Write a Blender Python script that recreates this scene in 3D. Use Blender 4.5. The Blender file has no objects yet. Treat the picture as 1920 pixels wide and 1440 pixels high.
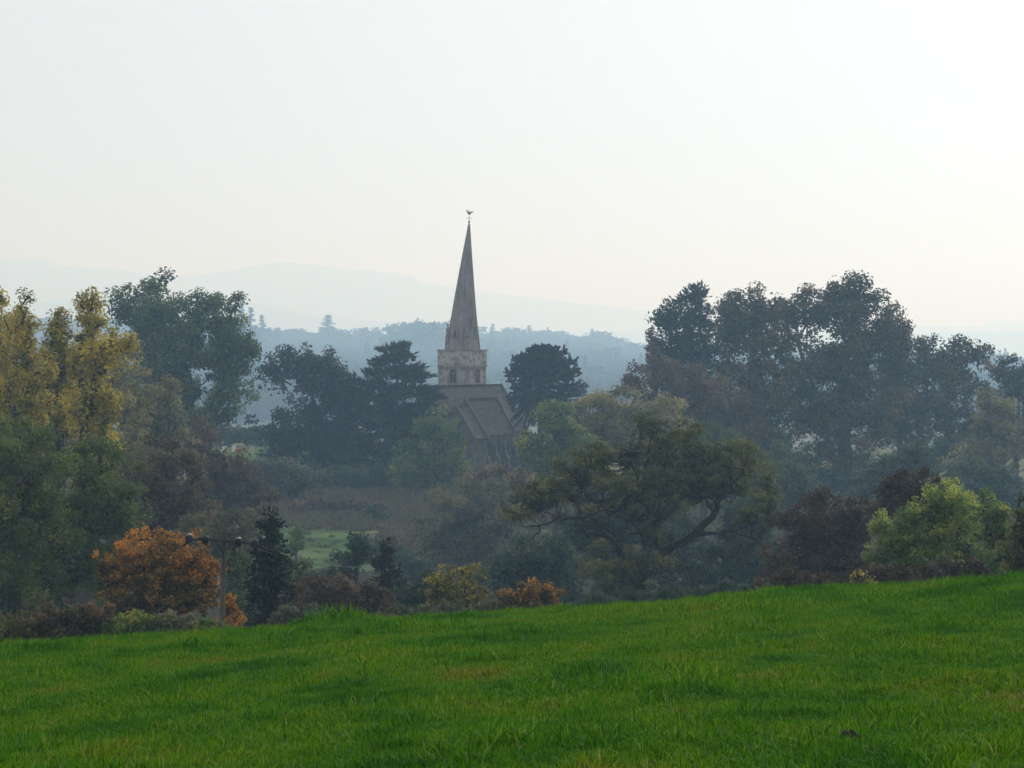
import bpy, math, random
import numpy as np
from mathutils import Vector

SC = bpy.context.scene
COL = SC.collection
RNG = np.random.default_rng(7)
FPX = 7000.0            # focal length in pixels of a 1920 px wide frame
HZ = 640.0              # picture row of the eye level

# ------------------------------------------------------------------ camera
cd = bpy.data.cameras.new('camera'); cam = bpy.data.objects.new('camera', cd); COL.objects.link(cam)
cam.location = (0, 0, 0); cam.rotation_euler = (math.radians(90), 0, 0)
cd.sensor_width = 36; cd.lens = 36 * FPX / 1920; cd.shift_y = -80 / 1920
cd.clip_start = 0.5; cd.clip_end = 90000
SC.camera = cam

# ------------------------------------------------------------------ sky and sun
SUN_EL, SUN_AZ = math.radians(30), math.radians(22)      # ahead of the camera, to the right
sdir = Vector((math.sin(SUN_AZ) * math.cos(SUN_EL), math.cos(SUN_AZ) * math.cos(SUN_EL), math.sin(SUN_EL)))
w = bpy.data.worlds.new('World'); SC.world = w; w.use_nodes = True
nt = w.node_tree; nt.nodes.clear(); N = nt.nodes.new; L = nt.links.new
out = N('ShaderNodeOutputWorld'); bg = N('ShaderNodeBackground'); L(bg.outputs[0], out.inputs[0])
sky = N('ShaderNodeTexSky'); sky.sky_type = 'NISHITA'; sky.sun_disc = False
sky.sun_elevation = SUN_EL; sky.sun_rotation = SUN_AZ; sky.dust_density = 6; sky.air_density = 1
tc = N('ShaderNodeTexCoord')
dot = N('ShaderNodeVectorMath'); dot.operation = 'DOT_PRODUCT'; L(tc.outputs['Generated'], dot.inputs[0]); dot.inputs[1].default_value = sdir
# thin white veil of cloud: brighter towards the sun, a little mottled
veil = N('ShaderNodeMapRange'); veil.inputs['From Min'].default_value = 0.72; veil.inputs['From Max'].default_value = 1.0
veil.interpolation_type = 'SMOOTHSTEP'
veil.inputs['To Min'].default_value = 5.1; veil.inputs['To Max'].default_value = 7.3
L(dot.outputs['Value'], veil.inputs['Value'])
noi = N('ShaderNodeTexNoise'); noi.inputs['Scale'].default_value = 3.0; noi.inputs['Detail'].default_value = 3; L(tc.outputs['Generated'], noi.inputs['Vector'])
nm = N('ShaderNodeMapRange'); nm.inputs['From Min'].default_value = .3; nm.inputs['From Max'].default_value = .7
nm.inputs['To Min'].default_value = .96; nm.inputs['To Max'].default_value = 1.04; L(noi.outputs['Fac'], nm.inputs['Value'])
mul = N('ShaderNodeMath'); mul.operation = 'MULTIPLY'; L(veil.outputs[0], mul.inputs[0]); L(nm.outputs[0], mul.inputs[1])
vc = N('ShaderNodeVectorMath'); vc.operation = 'SCALE'; vc.inputs[0].default_value = (0.987, 1.0, 1.012); L(mul.outputs[0], vc.inputs['Scale'])
mx = N('ShaderNodeMix'); mx.data_type = 'RGBA'; mx.inputs[0].default_value = .97
L(sky.outputs[0], mx.inputs[6]); L(vc.outputs[0], mx.inputs[7]); L(mx.outputs[2], bg.inputs[0]); bg.inputs[1].default_value = 0.12

sl = bpy.data.lights.new('sun', 'SUN'); sun = bpy.data.objects.new('sun', sl); COL.objects.link(sun)
sl.energy = 1.8; sl.angle = math.radians(10); sl.color = (1, .99, .97)
sun.rotation_euler = (-sdir).to_track_quat('-Z', 'Y').to_euler()

SC.view_settings.view_transform = 'Standard'; SC.view_settings.look = 'None'
SC.view_settings.exposure = 0.12; SC.view_settings.gamma = 1; SC.view_settings.use_curve_mapping = False
SC.render.engine = 'CYCLES'
cy = SC.cycles
cy.max_bounces = 10; cy.diffuse_bounces = 4; cy.glossy_bounces = 1; cy.transmission_bounces = 2
cy.volume_bounces = 8; cy.transparent_max_bounces = 4
cy.use_denoising = True
try: cy.denoiser = 'OPENIMAGEDENOISE'; cy.denoising_prefilter = 'ACCURATE'
except Exception: pass

# ------------------------------------------------------------------ helpers
def tag(o, label=None, cat=None, group=None, kind=None):
    if label: o['label'] = label
    if cat: o['category'] = cat
    if group: o['group'] = group
    if kind: o['kind'] = kind
    return o
def px(x, y, d):
    "the point at distance d that lies on picture position x, y"
    return np.array([(x - 960) / FPX * d, d, (HZ - y) / FPX * d])
def hsh(ix, iy, s=0):
    n = (ix.astype(np.int64) * 374761393 + iy.astype(np.int64) * 668265263 + s * 982451653) & 0xffffffff
    n = ((n ^ (n >> 13)) * 1274126177) & 0xffffffff
    return ((n ^ (n >> 16)) & 0xffff) / 65535.0
def vnoise(x, y, s=0):
    x = np.asarray(x, float); y = np.asarray(y, float)
    ix = np.floor(x); iy = np.floor(y); fx = x - ix; fy = y - iy
    fx = fx * fx * (3 - 2 * fx); fy = fy * fy * (3 - 2 * fy)
    a = hsh(ix, iy, s); b = hsh(ix + 1, iy, s); c = hsh(ix, iy + 1, s); d = hsh(ix + 1, iy + 1, s)
    return (a * (1 - fx) + b * fx) * (1 - fy) + (c * (1 - fx) + d * fx) * fy
def fbm(x, y, s=0, o=4):
    t = 0; a = .5
    for i in range(o):
        t = t + a * (vnoise(x, y, s + i) - .5); x = x * 2.03; y = y * 2.03; a *= .5
    return t
def sstep(a, b, x):
    t = np.clip((x - a) / (b - a), 0, 1); return t * t * (3 - 2 * t)

def mesh_np(name, V, F, mats, attrs=None, smooth=False, link=True, parent=None, findex=None):
    "F: (n,k) int array"
    me = bpy.data.meshes.new(name)
    V = np.asarray(V, np.float32); F = np.asarray(F, np.int32); k = F.shape[1]
    me.vertices.add(len(V)); me.vertices.foreach_set('co', V.ravel())
    me.loops.add(F.size); me.loops.foreach_set('vertex_index', F.ravel())
    me.polygons.add(len(F)); me.polygons.foreach_set('loop_start', np.arange(0, F.size, k, dtype=np.int32))
    if smooth: me.polygons.foreach_set('use_smooth', np.ones(len(F), bool))
    for m in (mats if isinstance(mats, (list, tuple)) else [mats]): me.materials.append(m)
    if findex is not None: me.polygons.foreach_set('material_index', np.asarray(findex, np.int32))
    for an, (dom, arr) in (attrs or {}).items():
        at = me.attributes.new(an, 'FLOAT', dom); at.data.foreach_set('value', np.asarray(arr, np.float32))
    me.update(calc_edges=True)
    o = bpy.data.objects.new(name, me)
    if link: COL.objects.link(o)
    if parent is not None: o.parent = parent
    return o
def empty(name, loc, rz=0):
    o = bpy.data.objects.new(name, None); o.empty_display_size = .5; COL.objects.link(o)
    o.location = tuple(float(v) for v in loc); o.rotation_euler = (0, 0, rz); return o

class MB:
    "collects polygons, then links them as one mesh object"
    def __init__(s): s.v = []; s.f = []
    def poly(s, pts):
        b = len(s.v); s.v += [tuple(p) for p in pts]; s.f.append(tuple(range(b, b + len(pts)))); return s
    def add(s, vs, fs):
        b = len(s.v); s.v += [tuple(p) for p in vs]; s.f += [tuple(b + i for i in f) for f in fs]; return s
    def box(s, x0, x1, y0, y1, z0, z1):
        return s.add([(x0, y0, z0), (x1, y0, z0), (x1, y1, z0), (x0, y1, z0), (x0, y0, z1), (x1, y0, z1), (x1, y1, z1), (x0, y1, z1)],
                     [(0, 3, 2, 1), (4, 5, 6, 7), (0, 1, 5, 4), (1, 2, 6, 5), (2, 3, 7, 6), (3, 0, 4, 7)])
    def extrude(s, prof, d):
        "prof: planar polygon of 3-d points; d: offset vector"
        n = len(prof); a = [np.array(p, float) for p in prof]; b = [p + np.array(d, float) for p in a]
        fs = [tuple(range(n)), tuple(range(2 * n - 1, n - 1, -1))] + [(i, i + n, (i + 1) % n + n, (i + 1) % n) for i in range(n)]
        return s.add(a + b, fs)
    def bar(s, p, q, wx, wy=None, up=(0, 0, 1)):
        p = np.array(p, float); q = np.array(q, float); t = q - p; t /= np.linalg.norm(t)
        u = np.cross(t, up); u = u / (np.linalg.norm(u) or 1); v = np.cross(u, t); wy = wy or wx
        c = [u * sx * wx / 2 + v * sy * wy / 2 for sx, sy in ((-1, -1), (1, -1), (1, 1), (-1, 1))]
        return s.add([p + k for k in c] + [q + k for k in c], [(3, 2, 1, 0), (4, 5, 6, 7), (0, 1, 5, 4), (1, 2, 6, 5), (2, 3, 7, 6), (3, 0, 4, 7)])
    def lathe(s, base, axis, prof, n=10):
        "prof: list of (distance along axis, radius)"
        base = np.array(base, float); t = np.array(axis, float); t /= np.linalg.norm(t)
        u = np.cross(t, (0, 0, 1)) if abs(t[2]) < .9 else np.cross(t, (1, 0, 0)); u /= np.linalg.norm(u); v = np.cross(t, u)
        vs = []; fs = []
        for h, r in prof:
            for k in range(n):
                a = 2 * math.pi * k / n; vs.append(base + t * h + (u * math.cos(a) + v * math.sin(a)) * r)
        for i in range(len(prof) - 1):
            for k in range(n):
                fs.append((i * n + k, i * n + (k + 1) % n, (i + 1) * n + (k + 1) % n, (i + 1) * n + k))
        fs.append(tuple(range(n - 1, -1, -1))); fs.append(tuple(range((len(prof) - 1) * n, len(prof) * n)))
        return s.add(vs, fs)
    def build(s, name, mat, parent=None, smooth=False):
        me = bpy.data.meshes.new(name); me.from_pydata([tuple(map(float, p)) for p in s.v], [], s.f); me.materials.append(mat)
        if smooth: me.polygons.foreach_set('use_smooth', np.ones(len(me.polygons), bool))
        me.update(); o = bpy.data.objects.new(name, me); COL.objects.link(o)
        if parent is not None: o.parent = parent
        return o

# ------------------------------------------------------------------ materials
def newmat(name):
    m = bpy.data.materials.new(name); m.use_nodes = True; t = m.node_tree; t.nodes.clear()
    o = t.nodes.new('ShaderNodeOutputMaterial'); return m, t, o
def ramp(t, cols, pos=None):
    r = t.nodes.new('ShaderNodeValToRGB'); e = r.color_ramp.elements
    pos = pos or [i / (len(cols) - 1) for i in range(len(cols))]
    while len(e) < len(cols): e.new(.5)
    for i, (p, c) in enumerate(zip(pos, cols)): e[i].position = p; e[i].color = (*c, 1)
    return r
def leafmat(name, cols, transl=.5, rough=.65, spec=.15):
    m, t, o = newmat(name)
    at = t.nodes.new('ShaderNodeAttribute'); at.attribute_name = 'tint'
    r = ramp(t, cols); t.links.new(at.outputs['Fac'], r.inputs[0])
    p = t.nodes.new('ShaderNodeBsdfPrincipled'); p.inputs['Roughness'].default_value = rough
    p.inputs['Specular IOR Level'].default_value = spec
    t.links.new(r.outputs[0], p.inputs['Base Color'])
    tr = t.nodes.new('ShaderNodeBsdfTranslucent'); t.links.new(r.outputs[0], tr.inputs[0])
    mi = t.nodes.new('ShaderNodeMixShader'); mi.inputs[0].default_value = transl
    t.links.new(p.outputs[0], mi.inputs[1]); t.links.new(tr.outputs[0], mi.inputs[2]); t.links.new(mi.outputs[0], o.inputs[0])
    return m
def noisemat(name, cols, scale, rough=.9, pos=None, bump=0, detail=5, coord='Object', spec=.2, stretch=(1, 1, 1), metal=0):
    m, t, o = newmat(name)
    tcn = t.nodes.new('ShaderNodeTexCoord'); mp = t.nodes.new('ShaderNodeMapping'); mp.inputs['Scale'].default_value = stretch
    t.links.new(tcn.outputs[coord], mp.inputs[0])
    n = t.nodes.new('ShaderNodeTexNoise'); n.inputs['Scale'].default_value = scale; n.inputs['Detail'].default_value = detail
    t.links.new(mp.outputs[0], n.inputs['Vector'])
    r = ramp(t, cols, pos); t.links.new(n.outputs['Fac'], r.inputs[0])
    p = t.nodes.new('ShaderNodeBsdfPrincipled'); p.inputs['Roughness'].default_value = rough; p.inputs['Specular IOR Level'].default_value = spec
    p.inputs['Metallic'].default_value = metal
    t.links.new(r.outputs[0], p.inputs['Base Color'])
    if bump:
        b = t.nodes.new('ShaderNodeBump'); b.inputs['Strength'].default_value = bump; b.inputs['Distance'].default_value = .05
        t.links.new(n.outputs['Fac'], b.inputs['Height']); t.links.new(b.outputs[0], p.inputs['Normal'])
    t.links.new(p.outputs[0], o.inputs[0]); return m

PAL = {
 'poplar': [(0.138, 0.1323, 0.0287), (0.414, 0.3565, 0.0517), (0.736, 0.575, 0.0633)],
 'ash': [(0.0421, 0.0702, 0.0246), (0.0936, 0.1404, 0.0452), (0.2458, 0.2926, 0.0864)],
 'dark': [(0.0084, 0.0144, 0.0095), (0.0168, 0.0264, 0.0148), (0.0336, 0.0481, 0.0254)],
 'green': [(0.0604, 0.1035, 0.0266), (0.1336, 0.1898, 0.0455), (0.345, 0.3773, 0.0759)],
 'bright': [(0.08, 0.1472, 0.0416), (0.208, 0.288, 0.0672), (0.544, 0.576, 0.112)],
 'oak': [(0.048, 0.0608, 0.0256), (0.1056, 0.1248, 0.0448), (0.248, 0.248, 0.0768)],
 'olive': [(0.0858, 0.0901, 0.0301), (0.2253, 0.2102, 0.0642), (0.4505, 0.3647, 0.1038)],
 'rust': [(0.0495, 0.0374, 0.0242), (0.121, 0.0825, 0.0528), (0.2255, 0.1375, 0.0726)],
 'brown': [(0.0558, 0.0502, 0.0295), (0.1525, 0.1227, 0.0719), (0.2882, 0.2137, 0.1112)],
 'orange': [(0.06, 0.06, 0.018), (0.27, 0.16, 0.034), (0.66, 0.29, 0.035)],
 'gold': [(0.05, 0.055, 0.0158), (0.16, 0.15, 0.0264), (0.5, 0.43, 0.0528)],
 'grey': [(0.0698, 0.0838, 0.0451), (0.1538, 0.1631, 0.0902), (0.2794, 0.2562, 0.1352)],
 'oakfar': [(0.0227, 0.0324, 0.0143), (0.068, 0.0696, 0.0257), (0.2106, 0.1426, 0.0485)],
 'blue': [(0.029, 0.0539, 0.0364), (0.0663, 0.1037, 0.062), (0.1349, 0.1762, 0.0912)],
 'wood': [(0.02, 0.028, 0.0176), (0.04, 0.048, 0.0264), (0.075, 0.07, 0.0352)],
}
LM = {k: leafmat('foliage_' + k, v) for k, v in PAL.items()}
BARK = noisemat('bark', [(.020, .018, .015), (.055, .048, .038), (.10, .09, .075)], 3, bump=.6, stretch=(1, 1, .25))
DARKBARK = noisemat('dark_bark', [(.010, .010, .009), (.028, .025, .021), (.05, .045, .038)], 3, bump=.6, stretch=(1, 1, .25))

# ------------------------------------------------------------------ ground shape
def field_z(x, y):
    z = -1.6 - .041 * y + .07 * 20 * np.tanh(x / 20.) - .0015 * np.maximum(0, y - 45) ** 2
    return z + .16 * fbm(x / 6., y / 8., 3, 3) + .075 * fbm(x / 1.3, y / 1.6, 9, 3)
DN = [40, 90, 130, 200, 300, 350, 450, 500, 560, 700, 900, 1200, 1700, 2500, 3400, 4000, 4400, 5600, 7000, 9000, 10400, 12400, 14300, 17000, 24000]
ZN = [-12, -13, -14.5, -18, -21.6, -22.2, -18.8, -17.4, -17.2, -20, -28, -34, -37, -31, -14, 0, -3, -45, -70, -50, -50, -50, -60, 0, -80]
def far_profile(p, pts):
    return np.interp(p, [a for a, b in pts], [b for a, b in pts])
SKY_FAR = [(-3000, 520), (-900, 500), (-400, 478), (0, 485), (60, 486), (92, 488), (104, 500), (200, 503), (260, 512), (370, 516), (430, 509), (480, 498), (520, 491), (560, 493), (600, 498), (700, 508), (775, 517), (792, 531), (850, 540), (900, 548), (1000, 558), (1100, 570), (1200, 582), (1300, 592), (1500, 605), (1700, 613), (1845, 611), (1858, 602), (1920, 603), (2300, 590), (4500, 560)]
SKY_MID = [(-3000, 590), (0, 566), (200, 560), (400, 562), (500, 570), (560, 586), (640, 598), (760, 606), (900, 615), (1200, 625), (1920, 625), (4500, 600)]
SKY_WOOD = [(-3000, 600), (0, 585), (440, 596), (520, 611), (620, 617), (700, 619), (900, 615), (1000, 616), (1100, 622), (1180, 634), (1260, 646), (1500, 652), (1700, 650), (1920, 656), (4500, 640)]
def valley_z(x, y):
    x = np.asarray(x, float); y = np.asarray(y, float)
    p = 960 + FPX * x / np.maximum(y, 40)
    z = np.interp(y, DN, ZN)
    z = z + 1.9 * (1 - sstep(600, 800, p)) * sstep(455, 510, y) * (1 - sstep(600, 700, y))
    # hill with the wood
    t = sstep(2500, 4000, y) * (1 - sstep(4050, 5200, y))
    zw = (HZ - (far_profile(p, SKY_WOOD) + 32)) / FPX * 4000
    z = z + t * (zw - 0)
    t = sstep(10600, 12800, y) * (1 - sstep(12900, 14200, y))
    z = np.where((y > 10600) & (y < 14200), z * (1 - t) + t * (HZ - far_profile(p, SKY_MID)) / FPX * y, z)
    t = sstep(14400, 17000, y) * (1 - sstep(17100, 21000, y))
    z = np.where(y > 14400, z * (1 - t) + t * (HZ - far_profile(p, SKY_FAR)) / FPX * y, z)
    z = z + .5 * fbm(x / 22., y / 22., 5, 4) * sstep(100, 200, y) * (1 - sstep(470, 520, y) * (1 - sstep(560, 700, y)))
    z = z + np.where(y > 6000, fbm(x / 260., y / 400., 8, 4) * 20, 0)
    return z

# field in the foreground
xs = np.concatenate([np.linspace(-70, -16, 36)[:-1], np.linspace(-16, 16, 161), np.linspace(16, 70, 36)[1:]])
ys = np.concatenate([np.linspace(-50, 8, 30)[:-1], np.linspace(8, 75, 260), np.linspace(75, 125, 30)[1:]])
def grid(xs, ys, f):
    X, Y = np.meshgrid(xs, ys); V = np.stack([X, Y, f(X, Y)], -1).reshape(-1, 3)
    n = len(xs); i = np.arange(len(ys) - 1)[:, None] * n + np.arange(n - 1)[None]; i = i.ravel()
    return V, np.stack([i, i + 1, i + n + 1, i + n], 1)
V, F = grid(xs, ys, field_z)
SOIL = noisemat('turf_soil', [(.012, .030, .004), (.022, .060, .006), (.035, .080, .010)], 2.2, rough=1, bump=.3, spec=0, detail=8)
tag(mesh_np('grass_field', V, F, SOIL, smooth=True), kind='structure', label='green pasture sloping up to the right in the foreground')

# valley sheet to the horizon (fan of rows)
rows = np.concatenate([np.linspace(60, 700, 230), np.geomspace(705, 4600, 140), np.geomspace(4700, 26000, 190)])
cols = np.concatenate([np.linspace(-.75, -.16, 60)[:-1], np.linspace(-.16, .16, 360), np.linspace(.16, .75, 60)[1:]])
T_, Y_ = np.meshgrid(cols, rows); X_ = T_ * Y_
V = np.stack([X_, Y_, valley_z(X_, Y_)], -1).reshape(-1, 3); n = len(cols)
i = (np.arange(len(rows) - 1)[:, None] * n + np.arange(n - 1)[None]).ravel(); F = np.stack([i, i + 1, i + n + 1, i + n], 1)
p_ = 960 + FPX * V[:, 0] / V[:, 1]; d_ = V[:, 1]
nz = fbm(V[:, 0] / 9, V[:, 1] / 14, 21, 4)
mead = sstep(345, 360, d_ + nz * 20) * (1 - sstep(405, 420, d_ + nz * 60 + (p_ - 590) * .10)) * sstep(490, 520, p_ + nz * 60) * (1 - sstep(670, 730, p_ + nz * 90 - (405 - d_) * .9))
lawn = sstep(484, 490, d_ + nz * 6) * (1 - sstep(546, 552, d_)) * (1 - sstep(690, 730, p_))
sward = np.clip(mead + lawn, 0, 1)
m, t, o = newmat('valley_ground')
at = t.nodes.new('ShaderNodeAttribute'); at.attribute_name = 'sward'
tcn = t.nodes.new('ShaderNodeTexCoord')
n1 = t.nodes.new('ShaderNodeTexNoise'); n1.inputs['Scale'].default_value = .16; n1.inputs['Detail'].default_value = 9; t.links.new(tcn.outputs['Object'], n1.inputs['Vector'])
r1 = ramp(t, [(.065, .085, .042), (.12, .12, .070), (.19, .165, .105), (.110, .135, .062)], [.3, .45, .6, .75]); t.links.new(n1.outputs['Fac'], r1.inputs[0])
r2 = ramp(t, [(.050, .085, .034), (.075, .125, .044), (.125, .165, .070)], [.38, .5, .66]); t.links.new(n1.outputs['Fac'], r2.inputs[0])
mi = t.nodes.new('ShaderNodeMix'); mi.data_type = 'RGBA'; t.links.new(at.outputs['Fac'], mi.inputs[0]); t.links.new(r1.outputs[0], mi.inputs[6]); t.links.new(r2.outputs[0], mi.inputs[7])
bs = t.nodes.new('ShaderNodeBsdfDiffuse'); t.links.new(mi.outputs[2], bs.inputs[0]); t.links.new(bs.outputs[0], o.inputs[0])
tag(mesh_np('valley_ground', V, F, m, attrs={'sward': ('POINT', sward)}, smooth=True), kind='structure', label='valley floor and distant hills')

# haze: one even box of air
hz = MB().box(-19000, 19000, -400, 25000, -101, 470)
m, t, o = newmat('haze_air')
pv = t.nodes.new('ShaderNodeVolumePrincipled')
pv.inputs['Color'].default_value = (.45, .71, 1.0, 1); pv.inputs['Absorption Color'].default_value = (1, 1, 1, 1)
pv.inputs['Density'].default_value = 3.15e-4; pv.inputs['Anisotropy'].default_value = .6
t.links.new(pv.outputs[0], o.inputs['Volume'])
hzo = hz.build('haze', m); tag(hzo, kind='stuff', label='thin pale haze filling the valley')

# ------------------------------------------------------------------ instanced stuff
def scatter(name, P, rz, scl, idx, protos, tilt=None):
    me = bpy.data.meshes.new(name); me.vertices.add(len(P)); me.vertices.foreach_set('co', np.asarray(P, np.float32).ravel())
    for an, arr in (('rz', rz), ('scl', scl)):
        a = me.attributes.new(an, 'FLOAT', 'POINT'); a.data.foreach_set('value', np.asarray(arr, np.float32))
    a = me.attributes.new('idx', 'INT', 'POINT'); a.data.foreach_set('value', np.asarray(idx, np.int32))
    ob = bpy.data.objects.new(name, me); COL.objects.link(ob)
    g = bpy.data.node_groups.new(name, 'GeometryNodeTree')
    g.interface.new_socket('Geometry', in_out='INPUT', socket_type='NodeSocketGeometry'); g.interface.new_socket('Geometry', in_out='OUTPUT', socket_type='NodeSocketGeometry')
    gi = g.nodes.new('NodeGroupInput'); go = g.nodes.new('NodeGroupOutput')
    jn = g.nodes.new('GeometryNodeJoinGeometry')
    for pr in reversed(protos):
        oi = g.nodes.new('GeometryNodeObjectInfo'); oi.inputs['Object'].default_value = pr; oi.inputs['As Instance'].default_value = True
        g.links.new(oi.outputs['Geometry'], jn.inputs[0])
    ip = g.nodes.new('GeometryNodeInstanceOnPoints'); g.links.new(gi.outputs[0], ip.inputs['Points']); g.links.new(jn.outputs[0], ip.inputs['Instance'])
    ip.inputs['Pick Instance'].default_value = True
    def na(nm, ty):
        q = g.nodes.new('GeometryNodeInputNamedAttribute'); q.data_type = ty; q.inputs['Name'].default_value = nm; return q.outputs[0]
    g.links.new(na('idx', 'INT'), ip.inputs['Instance Index'])
    cx = g.nodes.new('ShaderNodeCombineXYZ'); g.links.new(na('rz', 'FLOAT'), cx.inputs[2]); g.links.new(cx.outputs[0], ip.inputs['Rotation'])
    g.links.new(na('scl', 'FLOAT'), ip.inputs['Scale'])
    g.links.new(ip.outputs[0], go.inputs[0])
    md = ob.modifiers.new('scatter', 'NODES'); md.node_group = g
    return ob

# ------------------------------------------------------------------ tubes and leaves
def tubes(segs, k=6):
    "segs: array n x 8: p(3), q(3), r0, r1"
    segs = np.asarray(segs, float); n = len(segs)
    p = segs[:, :3]; q = segs[:, 3:6]; t = q - p; t /= np.maximum(np.linalg.norm(t, axis=1, keepdims=True), 1e-6)
    ref = np.where(np.abs(t[:, 2:3]) < .9, np.array([[0, 0, 1.]]), np.array([[1., 0, 0]]))
    u = np.cross(t, ref); u /= np.linalg.norm(u, axis=1, keepdims=True); v = np.cross(t, u)
    a = np.arange(k) * 2 * np.pi / k
    ring = u[:, None] * np.cos(a)[None, :, None] + v[:, None] * np.sin(a)[None, :, None]
    A = p[:, None] - t[:, None] * segs[:, 6, None, None] * .3 + ring * segs[:, 6, None, None]
    B = q[:, None] + t[:, None] * segs[:, 7, None, None] * .3 + ring * segs[:, 7, None, None]
    V = np.concatenate([A, B], 1).reshape(-1, 3)
    b = (np.arange(n) * 2 * k)[:, None]; j = np.arange(k)[None]; j2 = (np.arange(k) + 1)[None] % k
    F = np.stack([b + j, b + j2, b + k + j2, b + k + j], -1).reshape(-1, 4)
    return V, F
def unit(v): return v / np.maximum(np.linalg.norm(v, axis=-1, keepdims=True), 1e-9)
def rdir(n, rng): return unit(rng.normal(size=(n, 3)))
def leaves(C, out, n_each, R, leaf, rng, squash=.75, aspect=1.25, spiky=0, ctint=None, jit=.13, tall=1.):
    "one small four-sided face per leaf spray. C clump centres, out outward directions, R radii"
    idx = np.repeat(np.arange(len(C)), n_each); n = len(idx)
    dr = rdir(n, rng); rad = rng.random(n) ** .45
    off = dr * (rad * R[idx])[:, None]; off[:, 2] *= squash * tall
    P = C[idx] + off
    nrm = unit(out[idx] * .45 + dr * .55 + rng.normal(size=(n, 3)) * .55 + np.array([0, 0, .25]))
    if spiky:
        ax = unit(out[idx] * np.array([1, 1, .35]) + dr * .7 + np.array([0, 0, .25]) + rng.normal(size=(n, 3)) * .25)
        nrm = unit(np.cross(ax, rng.normal(size=(n, 3)) + np.array([0, 0, 1.5])) * .5 + np.array([0, 0, .8]))
        nrm = unit(nrm - ax * np.sum(nrm * ax, 1, keepdims=True))
    else:
        ax = unit(np.cross(nrm, rng.normal(size=(n, 3))))
    bx = np.cross(nrm, ax); s = leaf * (.65 + .7 * rng.random(n))
    a = ax * (s * .5 * (aspect if not spiky else spiky))[:, None]; b = bx * (s * .5 * (1 if not spiky else .8))[:, None]
    V = np.stack([P - a, P + b * .9 - a * .1, P + a, P - b - a * .05], 1).reshape(-1, 3)
    F = np.arange(n * 4).reshape(-1, 4)
    ct = ctint[idx] if ctint is not None else .5
    tint = np.clip(ct + rng.normal(size=n) * jit, 0, 1)
    return V, F, tint

def skeleton(root, path, C, r0, rng, sag=.12, fromlow=1.0):
    "trunk along path, then every clump joined to the nearest wood; returns segments"
    nodes = [np.array(root, float)]; par = [-1]; w8 = [0.]
    prev = 0
    for q in path:
        q = np.array(q, float); p0 = nodes[prev]; m_ = max(2, int(np.linalg.norm(q - p0) / (r0 * 5)))
        for k in range(1, m_ + 1):
            nodes.append(p0 + (q - p0) * k / m_ + (rng.normal(size=3) * r0 * .25 if k < m_ else 0)); par.append(prev); prev = len(nodes) - 1; w8.append(0.)
    ntr = len(nodes)
    top = nodes[-1]
    low = nodes[max(1, int(ntr * .35))]
    order = np.argsort(np.linalg.norm((C - (low + top) / 2) * np.array([1, 1, .8]), axis=1))
    A = np.zeros((ntr + 4 * len(C) + 4, 3)); A[:ntr] = nodes; cnt = ntr; par = par + [0] * (4 * len(C) + 4)
    leafn = []
    kmin = max(1, int(ntr * .3))
    for ci in order:
        c = C[ci]; D = A[kmin:cnt] - c; dist = np.linalg.norm(D, axis=1) + np.maximum(0, D[:, 2]) * 1.6 * fromlow
        j = int(np.argmin(dist)) + kmin; p0 = A[j].copy(); L_ = np.linalg.norm(c - p0)
        m_ = 3 if L_ > r0 * 6 else 2
        prevj = j
        for k in range(1, m_ + 1):
            f = k / m_; q = p0 + (c - p0) * f
            if k < m_: q = q + rng.normal(size=3) * L_ * .07 + np.array([0, 0, L_ * sag * math.sin(math.pi * f)])
            A[cnt] = q; par[cnt] = prevj; prevj = cnt; cnt += 1
        leafn.append(prevj)
    cntw = np.zeros(cnt)
    for l in leafn: cntw[l] += 1
    for k in range(cnt - 1, 0, -1): cntw[par[k]] += cntw[k]
    cntw[:ntr] = np.maximum.accumulate(cntw[:ntr][::-1])[::-1]
    tot = max(cntw[0], 1)
    rad = r0 * (np.maximum(cntw, .8) / tot) ** .5
    # taper trunk a little on its own
    segs = [np.concatenate([A[par[k]], A[k], [min(rad[par[k]], rad[k] * 1.35), rad[k]]]) for k in range(1, cnt)]
    return np.array(segs), ntr - 1

NTRI = [0]
def nearer(d): return max(104., d * .76) if d <= 312 else d

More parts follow.
